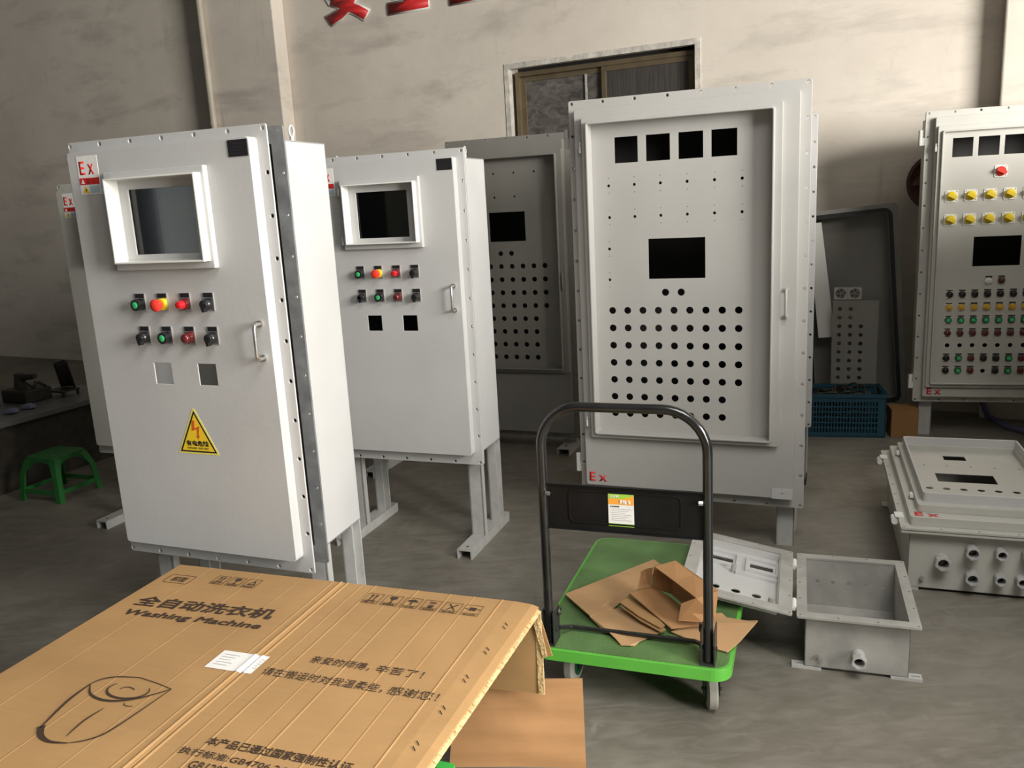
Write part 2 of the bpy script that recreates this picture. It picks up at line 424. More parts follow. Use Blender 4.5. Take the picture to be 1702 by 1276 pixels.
# pillars standing proud of the back wall
m = M(); m.box(-6.66, -5.812, -0.156, 0, 0, 5.0)
struct(wall_local(obj('trim_1', m, PL, bevel=0.01)))
m = M(); m.box(-0.187, 0.65, -0.156, 0, 0, 5.0)
struct(wall_local(obj('trim_2', m, PL, bevel=0.01)))
# conduit pipe in the corner of the left pillar
p = thing('conduit_pipe', 'cream vertical conduit pipe running down the left pillar of the back wall', 'pipe'); wall_local(p)
m = M(); m.cyl((-6.63, -0.19, 0.0), (-6.63, -0.19, 5.0), 0.032, n=14); obj('pipe_tube', m, PIPEM, p, smooth=True)
for z in (1.2, 2.4, 3.6, 4.5):
    m = M(); m.cyl((-6.63, -0.19, z), (-6.63, -0.19, z + 0.03), 0.037, n=14); m.box(-6.67, -6.59, -0.17, -0.156, z, z + 0.03)
    obj('clamp', m, PIPEM, p, smooth=True)

# window_1: bronze aluminium sliding window in a plaster reveal
wn = thing('window_1', 'bronze aluminium sliding window', 'window'); wall_local(wn)
for k in ('label', 'category'): del wn[k]
struct(wn)
m = M(); m.ring(-3.632, -2.058, 1.228, 2.612, 0.040, -0.006, 0.05); obj('reveal_plaster', m, mat('flaking_white_reveal', (0.62, 0.585, 0.52), 0.8, noise=(14, 0.35, 8), bump=(30, 0.5)), wn)
m = M(); m.ring(-3.575, -2.095, 1.27, 2.55, 0.035, 0.07, 0.15); obj('window_frame', m, BRNZ, wn, bevel=0.002)
def sash(x0, x1, y, pm, nm, zt=2.515):
    m = M(); m.ring(x0, x1, 1.305, zt, 0.038, y, y + 0.025); f = obj('sash', m, BRNZ, wn, bevel=0.002)
    m = M(); m.box(x0 + 0.034, x1 - 0.034, y + 0.010, y + 0.016, 1.34, zt - 0.034); obj('pane', m, pm, f)
sash(-3.54, -2.80, 0.11, PANEL_, 'l'); sash(-2.845, -2.13, 0.08, PANER_, 'r')
m = M(); m.box(-2.99, -2.972, 0.104, 0.109, 1.34, 2.48); obj('frayed_film_edge', m, mat('film_edge', (0.42, 0.40, 0.35), 0.7, noise=(60, 0.3, 5)), wn)
m = M(); m.box(-3.62, -2.05, 0.20, 0.23, 1.26, 2.62); obj('dark_backing_curtain', m, mat('dark_curtain', (0.05, 0.045, 0.04), 0.9), wn)

# red foam characters on the wall
def wall_char(ch, s0, width, z0, label, height=0.5):
    t = thing('wall_character', label, 'sign', group='red slogan characters on the back wall'); t.location = WP + UW * s0 + NW * -0.002 + Vector((0, 0, z0)); t.rotation_euler = wallroot_rot
    lettering(ch, -0.012, 0, -0.012, width + 0.024, WHITE, t, height=height + 0.024, bold=0.070, ext=0.012, name='white_backing')
    lettering(ch, 0, -0.0125, 0, width, RED, t, height=height, bold=0.040, ext=0.006, name='red_face')
wall_char('安', -5.335, 0.455, 3.125, 'red character 安 with a white edge, leftmost of the wall slogan')
wall_char('全', -4.71, 0.455, 3.13, 'red character 全 with a white edge, second from the left in the wall slogan')
wall_char('生', -4.085, 0.455, 3.12, 'red character 生 with a white edge, only its base stroke in view')

# ============================================================ the bolted cabinets
def bolts(x0, x1, z0, z1, nx, nz, r=0.0066):
    """bolt hole centres around a flange"""
    h = []
    for k in range(nx): x = x0 + (x1 - x0) * k / (nx - 1); h += [(x, z0), (x, z1)]
    for k in range(1, nz - 1): z = z0 + (z1 - z0) * k / (nz - 1); h += [(x0, z), (x1, z)]
    return [circ(x, z, r, 10) for x, z in h]

def pan(m, x0, x1, z0, z1, yf, yb, opening=None, holes=(), r=0.012):
    """pressed pan: front sheet at yf with side walls back to yb"""
    hs = list(holes)
    if opening: hs.append(rect(*opening))
    m.plate(rrect(x0, x1, z0, z1, r, 3), hs, yf, yf + 0.004)
    m.plate(rrect(x0, x1, z0, z1, r, 3), [rrect(x0 + 0.004, x1 - 0.004, z0 + 0.004, z1 - 0.004, r, 3)], yf + 0.003, yb)

def open_box(m, x0, x1, z0, z1, y0, y1, t=0.004):
    m.box(x0, x0 + t, y0, y1, z0, z1); m.box(x1 - t, x1, y0, y1, z0, z1)
    m.box(x0, x1, y0, y1, z0, z0 + t); m.box(x0, x1, y0, y1, z1 - t, z1); m.box(x0, x1, y1 - t, y1, z0, z1)

def channel_front(m, x0, x1, y, z0, z1, d=0.035, t=0.006):
    m.box(x0, x1, y, y + t, z0, z1); m.box(x0, x0 + t, y, y + d, z0, z1); m.box(x1 - t, x1, y, y + d, z0, z1)
def channel_side(m, x0, x1, y0, y1, z0, z1, t=0.006):
    """C profile open towards +x"""
    m.box(x0, x0 + t, y0, y1, z0, z1); m.box(x0, x1, y0, y0 + t, z0, z1); m.box(x0, x1, y1 - t, y1, z0, z1)
def foot(name, root, x0, x1, y0, y1, material, h=0.045, t=0.006):
    m = M(); m.box(x0, x1, y0, y1, h - t, h); m.box(x0, x0 + t, y0, y1, 0, h - t); m.box(x1 - t, x1, y0, y1, 0, h - t)
    o = obj(name, m, material, root)
    m = M(); m.cyl(((x0 + x1) / 2, y0 + 0.05, h), ((x0 + x1) / 2, y0 + 0.05, h + 0.004), 0.006, n=8); obj('anchor_hole', m, DKST, o)
    return o

def handle(root, x, z0, z1, y, material):
    d = 0.034; p = []
    for k in range(7): t = R(180 + 90 * k / 6); p.append((x, y - d + 0.012 + 0.012 * math.sin(t) * 1.0, z0 + 0.012 + 0.012 * math.cos(t)))
    pts = [(x, y, z0), (x, y - d + 0.012, z0), (x, y - d + 0.004, z0 + 0.003), (x, y - d, z0 + 0.012), (x, y - d, z1 - 0.012), (x, y - d + 0.004, z1 - 0.003), (x, y - d + 0.012, z1), (x, y, z1)]
    m = M(); m.tube(pts, 0.0055, 10)
    for z in (z0, z1): m.cyl((x, y, z), (x, y - 0.006, z), 0.010, n=12)
    return obj('handle', m, material, root, smooth=True)

def hinge_block(root, x, z0, z1, y, material, name='hinge'):
    m = M(); m.cyl((x, y, z0), (x, y, z1), 0.0105, n=12); m.box(x, x + 0.03, y - 0.004, y + 0.004, z0, (z0 + z1) / 2 - 0.001)
    m.box(x + 0.008, x + 0.03, y + 0.006, y + 0.014, (z0 + z1) / 2, z1)
    return obj(name, m, material, root, smooth=True)

def latch_pin(root, x, z, y, s=1.0):
    m = M(); m.cyl((x, y, z), (x, y, z + 0.026 * s), 0.0055, n=10); m.cyl((x, y, z + 0.026 * s), (x, y, z + 0.044 * s), 0.003, n=8)
    return obj('hinge_pin', m, WHITE, root, smooth=True)

def red_ex(root, x, y, z, w, parent_name='ex_mark'):
    return lettering('E x', x, y, z, w, RED, root, height=w * 0.52, bold=0.028, name=parent_name)

BTN = {}
def button(root, kind, x, z, y):
    """control on a backing plate; built once per kind, then its meshes are shared"""
    r = 0.0185
    if kind not in BTN:
        L = []
        m = M(); m.box(-0.018, 0.018, -0.003, 0, -0.021, 0.034); L.append(('backing_plate', m, STEEL, 0, None))
        m = M(); m.box(-0.0165, 0.0165, -0.0048, -0.003, 0.020, 0.033); L.append(('name_tag', m, TAG, 0, None))
        if kind == 'green':
            m = M(); m.lathe([(r, -0.003), (r, -0.024), (r * 0.94, -0.028), (r * 0.62, -0.028), (r * 0.60, -0.0265)], 20, 'Y'); L.append(('push_button', m, BLACK, 1, None))
            m = M(); m.lathe([(r * 0.56, -0.026), (r * 0.56, -0.0295), (r * 0.48, -0.0305)], 20, 'Y'); L.append(('button_cap', m, GRNL, 1, 'green push cap'))
        elif kind == 'estop':
            m = M(); m.lathe([(r * 1.02, -0.003), (r * 1.02, -0.012), (r * 0.95, -0.015)], 20, 'Y'); L.append(('emergency_stop_button', m, YELP, 1, 'yellow emergency stop collar'))
            m = M(); m.lathe([(0.010, -0.014), (0.010, -0.024), (0.0185, -0.027), (0.0195, -0.032), (0.0185, -0.038), (0.013, -0.042), (0.004, -0.0435)], 20, 'Y'); L.append(('button_cap', m, REDP, 1, 'red mushroom head'))
        elif kind == 'red':
            m = M(); m.lathe([(r, -0.003), (r, -0.014), (r * 0.9, -0.018)], 20, 'Y'); L.append(('signal_lamp', m, REDD, 1, 'dark red lamp collar'))
            m = M(); m.lathe([(r * 0.74, -0.017), (r * 0.74, -0.024), (r * 0.62, -0.027), (r * 0.62, -0.033), (r * 0.5, -0.038), (r * 0.2, -0.0405)], 20, 'Y'); L.append(('lamp_lens', m, REDL, 1, 'red lens'))
        elif kind == 'darkred':
            m = M(); m.lathe([(r, -0.003), (r, -0.014), (r * 0.9, -0.018)], 20, 'Y'); L.append(('signal_lamp', m, REDD, 1, 'dark red lamp collar'))
            m = M(); m.lathe([(r * 0.8, -0.017), (r * 0.8, -0.026), (r * 0.7, -0.031), (r * 0.45, -0.034), (r * 0.2, -0.035)], 20, 'Y'); L.append(('lamp_lens', m, REDD, 1, 'unlit dark red lens'))
        else:
            m = M(); m.lathe([(r * 0.95, -0.003), (r, -0.012), (r * 0.96, -0.020), (r * 0.7, -0.026), (r * 0.3, -0.028)], 20, 'Y'); L.append(('selector_switch', m, BLACK, 1, None))
            m = M(); m.lathe([(r * 0.80, -0.016), (r * 0.86, -0.024), (r * 0.70, -0.031), (r * 0.35, -0.034)], 18, 'Y'); m.prism([(-0.007, 0.008), (0.007, 0.008), (0.0065, -0.012), (0.003, -0.022), (-0.003, -0.022), (-0.0065, -0.012)], -0.034, -0.018); L.append(('switch_lever', m, BLACK, 1, None))
        BTN[kind] = L
    done = []
    main = None
    for nm, mm, mt, sm, lb in BTN[kind]:
        if isinstance(mm, M):
            o = obj(nm, mm, mt, root, smooth=bool(sm), bevel=0.0)
        else:
            o = bpy.data.objects.new(nm, mm); C.objects.link(o); o.parent = root
        if lb: o['label'] = lb
        if nm in ('push_button', 'emergency_stop_button', 'signal_lamp', 'selector_switch'): main = o
        done.append((nm, o, mt, sm, lb))
    BTN[kind] = [(nm, o.data, mt, sm, lb) for nm, o, mt, sm, lb in done]
    for nm, o, mt, sm, lb in done:
        if o is main: o.location = (x, y, z)
        else: o.parent = main; o.location = (0, 0, 0)

def small_cabinet(origin, az, label, dz=0.0, ajar=0.0, cab='left', simple=False, ztop=None, frame_z=0.0, paint=GREY, inner_detail=True):
    t = thing('control_cabinet', label, 'cabinet', origin, az, 'bolted grey control cabinets')
    z0, z1 = 0.430 + dz, 1.803 + dz
    # door: flange plate, pressed pan, the window box
    m = M(); m.plate(rrect(0, 0.757, z0, z1, 0.006, 2), bolts(0.0085, 0.7445, z0 + 0.012, z1 - 0.012, 7, 12) + [rect(0.06, 0.70, z0 + 0.07, z1 - 0.06)], 0, 0.006)
    obj('door_flange', m, paint, t, bevel=0.0012)
    m = M(); win = (0.215, 0.545, 1.435 + dz, 1.672 + dz)
    pan(m, 0.032, 0.722, z0 + 0.053, z1 - 0.034, -0.040, 0, opening=win, holes=[rect(0.262, 0.330, 1.043 + dz, 1.111 + dz), rect(0.436, 0.505, 1.043 + dz, 1.111 + dz)])
    pn = obj('door_panel', m, paint, t, bevel=0.002)
    m = M(); m.ring(0.188, 0.568, 1.404 + dz, 1.700 + dz, 0.026, -0.060, -0.040); wf = obj('window_frame', m, paint, t, bevel=0.003)
    m = M(); m.ring(0.212, 0.555, 1.426 + dz, 1.680 + dz, 0.005, -0.088, -0.030); obj('window_rim', m, WHITE, wf, bevel=0.001)
    m = M(); m.plate(rect(0.214, 0.552, 1.428 + dz, 1.678 + dz), [rect(0.252, 0.498, 1.450 + dz, 1.646 + dz)], -0.036, -0.030); obj('window_mask', m, paint, wf)
    m = M(); m.box(0.246, 0.504, -0.0285, -0.0255, 1.444 + dz, 1.652 + dz); obj('glass_pane', m, GLASS, wf)
    for z in (1.635, 1.425): latch_pin(t, 0.178, z + dz, -0.052, 0.8)
    if not simple:
        handle(t, 0.692, 1.134 + dz, 1.237 + dz, -0.040, STEEL)
        for k, (kind) in enumerate(('green', 'estop', 'red', 'selector')): button(t, kind, 0.247 + 0.0887 * k, 1.297 + dz, -0.040)
        for k, (kind) in enumerate(('selector', 'green', 'darkred', 'selector')): button(t, kind, 0.247 + 0.0887 * k, 1.194 + dz, -0.040)
        m = M(); m.box(0.650, 0.718, -0.0425, -0.040, 1.716 + dz, 1.762 + dz); npl = obj('name_plate', m, TAG, t, label='black engraved name plate', bevel=0.0006)
        for k in range(4):
            m = M(); m.box(0.660, 0.708 - 0.006 * (k % 2), -0.0429, -0.0425, 1.750 - 0.009 * k + dz, 1.752 - 0.009 * k + dz); obj('engraved_line', m, DKST, npl)
    # Ex sticker
    m = M(); m.box(0.070, 0.154, -0.0408, -0.040, 1.640 + dz, 1.756 + dz); st = obj('ex_sticker', m, PAPER, t, label='white Ex sticker with a red warning strip')
    lettering('E', 0.078, -0.0408, 1.700 + dz, 0.022, RED, st, height=0.040, bold=0.012)
    lettering('x', 0.112, -0.0408, 1.700 + dz, 0.024, RED, st, height=0.031, bold=0.012)
    m = M(); m.box(0.072, 0.152, -0.0414, -0.0408, 1.670 + dz, 1.690 + dz); obj('warning_strip', m, RED, st)
    m = M(); m.prism([(0.078, 1.673 + dz), (0.092, 1.673 + dz), (0.085, 1.686 + dz)], -0.0418, -0.0413); obj('strip_symbol', m, PAPER, st)
    lettering('警告', 0.098, -0.0414, 1.6725 + dz, 0.040, mat('dim_strip_print', (0.36, 0.015, 0.015), 0.5), st, height=0.015)
    m = M(); m.prism([(0.080, 1.645 + dz), (0.106, 1.645 + dz), (0.093, 1.667 + dz)], -0.0414, -0.0408); obj('yellow_triangle', m, YST, st)
    m = M(); m.prism([(0.092, 1.662 + dz), (0.096, 1.657 + dz), (0.091, 1.655 + dz), (0.094, 1.648 + dz), (0.098, 1.657 + dz)], -0.0418, -0.0413); obj('triangle_flash', m, TAG, st)
    m = M(); m.box(0.110, 0.150, -0.0412, -0.0408, 1.644 + dz, 1.667 + dz); obj('notice_print', m, BPRT, st)
    if cab == 'left':
        # yellow danger triangle
        cx, zb = 0.395, 0.820 + dz
        m = M(); m.prism([(cx - 0.079, zb - 0.003), (cx + 0.079, zb - 0.003), (cx + 0.079, zb + 0.002), (cx + 0.004, zb + 0.146), (cx - 0.004, zb + 0.146), (cx - 0.079, zb + 0.002)], -0.0407, -0.040)
        dg = obj('danger_sign', m, YSTL, t, label='yellow triangle warning sign with a red flash')
        def tri(s, y0, y1, material, nm):
            m = M(); r = 0.006 * s + 0.002
            pts = []
            for ax, az_, a0 in ((cx - 0.070 * s, zb + 0.0045, 180), (cx + 0.070 * s, zb + 0.0045, -90), (cx, zb + 0.0045 + 0.130 * s, 30)):
                for k in range(5):
                    tt = R(a0 + 120 * k / 4 * 0.75); pts.append((ax + r * math.cos(tt) * 0.8, az_ + r * math.sin(tt) * 0.8))
            return pts
        def trip(i): # inset triangle
            return [(cx - 0.073 + i * 1.75, zb + 0.003 + i), (cx + 0.073 - i * 1.75, zb + 0.003 + i), (cx, zb + 0.140 - i * 2.2)]
        m = M(); m.plate(trip(0.0), [trip(0.0048)], -0.0411, -0.0406); obj('black_border', m, TAG, dg)
        m = M(); m.prism(trip(0.0050), -0.0409, -0.0404); obj('yellow_field', m, YST, dg)
        m = M(); m.prism([(cx - 0.001, zb + 0.108), (cx - 0.011, zb + 0.108), (cx - 0.016, zb + 0.073), (cx + 0.006, zb + 0.080), (cx + 0.003, zb + 0.058), (cx - 0.001, zb + 0.058), (cx + 0.006, zb + 0.046), (cx + 0.014, zb + 0.058), (cx + 0.010, zb + 0.058), (cx + 0.017, zb + 0.090), (cx - 0.004, zb + 0.082)], -0.0415, -0.041); obj('red_flash', m, BOLT, dg)
        lettering('有电危险', cx - 0.045, -0.0409, zb + 0.023, 0.090, TAG, dg, height=0.019, bold=0.035)
        lettering('DANGER  ELECTRIC', cx - 0.042, -0.0409, zb + 0.0135, 0.084, TAG, dg, height=0.006, bold=0.01)
    # body behind, turned a little when the door stands ajar
    Rm = Matrix.Rotation(R(ajar), 4, 'Z') @ Matrix.Translation((0, 0.0095 + (0.020 if ajar else 0), 0))
    m = M(); m.plate(rrect(0, 0.757, z0, z1, 0.006, 2), bolts(0.0085, 0.7445, z0 + 0.012, z1 - 0.012, 7, 12, 0.0045 if ajar else 0.0066) + [rect(0.05, 0.714 if ajar else 0.70, z0 + 0.06, z1 - 0.05)], 0, 0.008)
    obj('body_flange', m.xf(Rm), BARE if ajar else paint, t, label='bare brushed metal flange' if ajar else None)
    m = M(); open_box(m, 0.035, 0.722, z0 + 0.036, z1 - 0.036, 0.010, 0.300)
    obj('body', m.xf(Rm), paint, t)
    m = M(); m.box(0.09, 0.66, 0.235, 0.238, z0 + 0.09, z1 - 0.09)
    obj('mounting_plate', m.xf(Rm), GREYD if ajar else INSHADE, t)  # closed cabinets: plate darkened to stand in for interior shade
    # lifting eyes
    for x in (0.695, 0.06):
        m = M(); zc = z1 - 0.036 + 0.026
        m.tube([(x, 0.15 + 0.013 * math.cos(a), zc + 0.006 + 0.017 * math.sin(a)) for a in [2 * math.pi * k / 14 for k in range(14)]], 0.0035, 8, True)
        m.cyl((x, 0.15, zc - 0.026), (x, 0.15, zc - 0.010), 0.007, n=10)
        obj('lifting_eye', m.xf(Rm), paint, t, smooth=True)
    # stand: two front channels, two rear channels, two foot channels
    for k, x in enumerate((0.035, 0.657)):
        m = M(); channel_front(m, x, x + 0.065, 0.045, 0.045, z0 + 0.036 - 0.001); obj('leg', m.xf(Rm), LEGP, t)
        m = M(); channel_side(m, x + 0.020, x + 0.065, 0.232, 0.296, 0.045, z0 + 0.036 - 0.001); obj('leg', m.xf(Rm), LEGP, t)
        m = M(); x0 = x - 0.002; h = 0.045
        m.box(x0, x0 + 0.07, -0.13, 0.36, h - 0.006, h); m.box(x0, x0 + 0.006, -0.13, 0.36, 0, h - 0.006); m.box(x0 + 0.064, x0 + 0.07, -0.13, 0.36, 0, h - 0.006)
        ft = obj('foot_channel', m.xf(Rm), LEGP, t)
        m = M(); m.cyl((x0 + 0.035, -0.09, h - 0.001), (x0 + 0.035, -0.09, h + 0.001), 0.006, n=8); obj('anchor_hole', m.xf(Rm), DKST, ft)
    hinge_block(t, -0.010, 1.62 + dz, 1.70 + dz, 0.012, WHITE); hinge_block(t, -0.010, 0.53 + dz, 0.61 + dz, 0.012, WHITE)
    return t

c1 = small_cabinet((-1.359, 2.772, 0), 111.8, 'large pale grey cabinet with door ajar and yellow danger triangle, front left', 0.0, ajar=4.0, cab='left')
U2 = Vector((0.93667, -0.35021, 0))
c2o = Vector((-0.133, 3.60, 0)) + U2 * -0.773
c2 = small_cabinet(tuple(c2o), 110.5, 'grey cabinet with eight buttons and two square cutouts, second from the left', -0.024, cab='plain')
c0 = small_cabinet((-2.186, 4.283, 0), 111.8, 'grey cabinet mostly hidden behind the large front left cabinet', -0.055, cab='plain', simple=True, paint=GREYG)
c4_ = small_cabinet((-1.469, 5.12, 0), 111.8, 'grey cabinet hidden behind the second one, only its feet showing between the legs', -0.03, cab='plain', simple=True, paint=GREYG)
m = M(); m.box(0.34, 0.352, -0.05, -0.04, 1.10, 1.58); obj('edge_strip', m, WHITE, c0)

def big_cabinet(origin, az, label, W, z0, z1, panx, panz, frx, frz, rimx, rimz, nx, nz, paint, panel_holes, depth=0.30, leg_h=True, yframe=-0.066, feet=True, legx=None, hinges=(), handle_at=None, ex=None, recess=-0.018, box_inset=0.035):
    t = thing('control_cabinet', label, 'cabinet', origin, az, 'bolted grey control cabinets')
    m = M(); m.plate(rrect(0, W, z0, z1, 0.007, 2), bolts(0.0145, W - 0.0145, z0 + 0.013, z1 - 0.013, nx, nz, 0.0066) + ([rect(rimx[0] + 0.01, rimx[1] - 0.01, rimz[0] + 0.01, rimz[1] - 0.01)] if rimx else []), 0, 0.006)
    obj('door_flange', m, paint, t, bevel=0.0012)
    m = M(); pan(m, panx[0], panx[1], panz[0], panz[1], -0.040, 0, opening=((rimx[0] + 0.008, rimx[1] - 0.008, rimz[0] + 0.008, rimz[1] - 0.008) if rimx else None), r=0.01)
    obj('door_panel', m, paint, t, bevel=0.002)
    if rimx:
        m = M(); m.plate(rrect(frx[0], frx[1], frz[0], frz[1], 0.010, 3), [rect(rimx[0] + 0.007, rimx[1] - 0.007, rimz[0] + 0.007, rimz[1] - 0.007)], yframe, -0.040)
        wf = obj('window_frame', m, paint, t, bevel=0.004)
        m = M(); m.plate(rrect(rimx[0], rimx[1], rimz[0], rimz[1], 0.012, 3), [rrect(rimx[0] + 0.009, rimx[1] - 0.009, rimz[0] + 0.009, rimz[1] - 0.009, 0.006, 3)], yframe - 0.018, recess + 0.001)
        obj('window_rim', m, paint, wf, bevel=0.003)
        m = M(); m.plate(rect(rimx[0] + 0.006, rimx[1] - 0.006, rimz[0] + 0.006, rimz[1] - 0.006), panel_holes, recess, recess + 0.003)
        obj('perforated_panel', m, paint, t, label='recessed instrument panel with round and square cutouts')
    m = M(); m.plate(rrect(0, W, z0, z1, 0.007, 2), bolts(0.0145, W - 0.0145, z0 + 0.013, z1 - 0.013, nx, nz, 0.0066) + [rect(0.06, W - 0.06, z0 + 0.06, z1 - 0.06)], 0.009, 0.018)
    obj('body_flange', m, paint, t)
    m = M(); open_box(m, box_inset, W - box_inset, z0 + 0.035, z1 - 0.035, 0.022, depth); obj('body', m, paint, t)
    m = M(); open_box(m, box_inset + 0.005, W - box_inset - 0.005, z0 + 0.040, z1 - 0.040, 0.024, depth - 0.006, 0.003); obj('inner_lighting_standin', m, INSHADE, t, label='dark liner standing in for interior shade')  # dark liner puts the interior shade into the colour
    for x in (legx or (0.045, W - 0.12)):
        if leg_h:
            m = M(); channel_front(m, x, x + 0.075, 0.055, 0.045 if feet else 0, z0 + 0.036); obj('leg', m, LEGP, t)
            m = M(); channel_side(m, x + 0.02, x + 0.075, depth - 0.07, depth - 0.004, 0.045 if feet else 0, z0 + 0.036); obj('leg', m, LEGP, t)
        if feet: foot('foot_channel', t, x - 0.002, x + 0.077, -0.10 if feet == 1 else feet, depth + 0.06, LEGP)
    for (x, za, zb) in hinges: hinge_block(t, x, za, zb, 0.006, WHITE if za < 1 else paint)
    if handle_at: handle(t, handle_at[0], handle_at[1], handle_at[2], -0.040, paint if len(handle_at) < 4 else handle_at[3])
    if ex: red_ex(t, ex[0], -0.0402, ex[1], ex[2])
    return t

# the tall perforated cabinet in the middle
H = []
for x0, x1 in ((0.203, 0.302), (0.337, 0.437), (0.472, 0.572), (0.605, 0.707)): H.append(rect(x0, x1, 1.684, 1.790))
H.append(rect(0.340, 0.579, 1.194, 1.364))
for x in (0.410, 0.477): H.append(circ(x, 1.1355, 0.0155, 18))
for r_ in range(7):
    for k in range(9 if r_ < 5 else 8): H.append(circ(0.1755 + 0.0675 * k, 1.058 - 0.0776 * r_, 0.0155, 18))
ST = [(x, z) for z in (1.593, 1.460) for x in (0.173, 0.284, 0.395, 0.506, 0.617, 0.727)] + [(0.169, 1.326), (0.167, 1.193)]
for x, z in ST: H += [circ(x, z, 0.0065, 10), circ(x, z + 0.031, 0.0022, 6), circ(x, z - 0.031, 0.0022, 6)]
big = big_cabinet((0.304, 3.772, 0), 112, 'tall perforated grey cabinet standing behind the green trolley', 0.986, 0.199, 1.954,
                  (0.036, 0.946), (0.252, 1.912), (0.074, 0.884), (0.488, 1.876), (0.094, 0.856), (0.506, 1.856), 8, 14, GREYB, H,
                  hinges=[(-0.014, 1.76, 1.84), (-0.014, 0.30, 0.385)], handle_at=(0.906, 1.034, 1.143), ex=(0.050, 0.270, 0.084), feet=0,
                  legx=(0.0, 0.872))
latch_pin(big, 0.062, 1.735, -0.052); latch_pin(big, 0.052, 0.535, -0.052)
m = M(); m.plate(rect(0.858, 0.944, 0.250, 0.296), [circ(0.901, 0.273, 0.006, 8)], -0.043, -0.040); obj('welded_tab', m, GREY, big)
for z in (1.291, 1.159, 1.0):
    m = M(); m.cyl((0.971, 0.0, z), (0.971, -0.003, z), 0.009, n=10); 

# cabinet D in the shade between the second and the tall one
H = []
H.append(rect(-0.43, -0.198, 1.314, 1.489))
for x in (-0.367, -0.296): H.append(circ(x, 1.2415, 0.0155, 16))
for r_ in range(8):
    for k in range(-2, 5 if r_ < 4 else 4): H.append(circ(-0.367 + 0.0708 * k, 1.163 - 0.0805 * r_, 0.0155, 16))
for x, z in ((-0.388, 1.717), (-0.258, 1.717), (-0.128, 1.717), (-0.388, 1.578), (-0.258, 1.578), (-0.518, 1.717), (-0.518, 1.578)):
    H += [circ(x, z, 0.0065, 10), circ(x, z + 0.031, 0.0022, 6), circ(x, z - 0.031, 0.0022, 6)]
sh = 0.705
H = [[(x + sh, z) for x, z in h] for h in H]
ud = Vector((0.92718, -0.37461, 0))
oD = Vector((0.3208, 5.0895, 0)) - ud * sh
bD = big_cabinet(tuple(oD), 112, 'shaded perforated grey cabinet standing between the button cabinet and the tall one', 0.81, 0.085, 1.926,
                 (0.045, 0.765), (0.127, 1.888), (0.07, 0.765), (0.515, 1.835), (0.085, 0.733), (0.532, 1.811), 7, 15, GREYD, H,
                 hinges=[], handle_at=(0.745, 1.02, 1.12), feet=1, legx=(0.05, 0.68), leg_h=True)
# cabinet E: only its bolted edge shows to the right of the tall cabinet
uE = ud
oE = Vector((1.538, 4.208, 0)) - uE * 0.80
bE = big_cabinet(tuple(oE), 112, 'cream edged cabinet showing only as a bolted strip right of the tall perforated one', 0.80, 0.325, 1.885,
                 (0.045, 0.735), (0.38, 1.84), None, None, None, None, 7, 14, GREY, [], feet=0, legx=(0.05, 0.70))
m = M(); m.box(0.695, 0.78, 0.02, 0.14, 0, 0.03); obj('rubber_foot', m, RUBBER, bE)

# the right-hand cabinet full of switches
H = []
for x0, x1 in ((0.138, 0.243), (0.270, 0.377), (0.402, 0.507), (0.534, 0.640), (0.666, 0.772)): H.append(rect(x0, x1, 1.663, 1.768))
H.append(rect(0.276, 0.521, 1.042, 1.211))
for k in range(10): H.append(circ(0.168 + 0.0668 * k, 0.578, 0.0125, 14))
H.append(circ(0.366, 0.424, 0.0125, 14))
rt = big_cabinet((2.45, 5.01, 0), 106.3, 'pale cabinet crowded with yellow knobs and button rows at the right edge', 0.97, 0.222, 1.927,
                 (0.047, 0.925), (0.262, 1.889), (0.058, 0.905), (0.325, 1.838), (0.078, 0.887), (0.345, 1.812), 8, 14, GREYG, H,
                 hinges=[(-0.024, 1.74, 1.825), (-0.016, 0.306, 0.39)], ex=(0.070, 0.276, 0.080), feet=0, legx=(0.046, 0.85), recess=-0.045, yframe=-0.06)
latch_pin(rt, 0.050, 1.70, -0.052); latch_pin(rt, 0.062, 0.405, -0.052)
PY = -0.045
SWM = {}
def shared(name, key, build, material, parent, loc, smooth=True, label=None):
    if key not in SWM:
        o = obj(name, build(), material, parent, smooth=smooth); SWM[key] = o.data
    else:
        o = bpy.data.objects.new(name, SWM[key]); C.objects.link(o); o.parent = parent
    o.location = loc
    if label: o['label'] = label
    return o
def sw_plate():
    m = M(); m.plate(rrect(-0.033, 0.033, -0.033, 0.033, 0.008, 3), [circ(x, z, 0.0035, 6) for x in (-0.025, 0.025) for z in (-0.025, 0.025)], -0.005, 0); return m
def sw_plate2():
    m = M(); m.lathe([(0.027, -0.004), (0.027, -0.010), (0.024, -0.013)], 16, 'Y'); return m
def sw_knob():
    m = M(); m.lathe([(0.023, -0.010), (0.023, -0.018), (0.017, -0.022)], 16, 'Y')
    o = len(m.v); m.box(-0.024, 0.024, -0.040, -0.016, -0.009, 0.009); m.xf(Matrix.Rotation(R(28), 4, 'Y'), o); return m
def rotary(x, z, kmat, kk, lb):
    b = shared('rotary_switch', 'swp', sw_plate, WHITE, rt, (x, PY, z), smooth=False)
    shared('switch_skirt', 'sws' + kk, sw_plate2, kmat, b, (0, 0, 0))
    shared('switch_knob', 'swk' + kk, sw_knob, kmat, b, (0, 0, 0), smooth=False, label=lb)
rotary(0.391, 1.572, REDP, 'r', 'red knob')
for r_, z in enumerate((1.446, 1.312)):
    for k in range(6): rotary(0.146 + 0.0995 * k, z, YELP, 'y', 'yellow knob')
def rbase():
    m = M(); m.lathe([(0.0190, 0), (0.0190, -0.010), (0.0165, -0.013), (0.0125, -0.0135)], 16, 'Y'); return m
def rcap():
    m = M(); m.lathe([(0.0118, -0.012), (0.0118, -0.017), (0.009, -0.0185)], 14, 'Y'); return m
def rtag():
    m = M(); m.box(-0.0165, 0.0165, -0.003, 0, 0.0205, 0.0275); return m
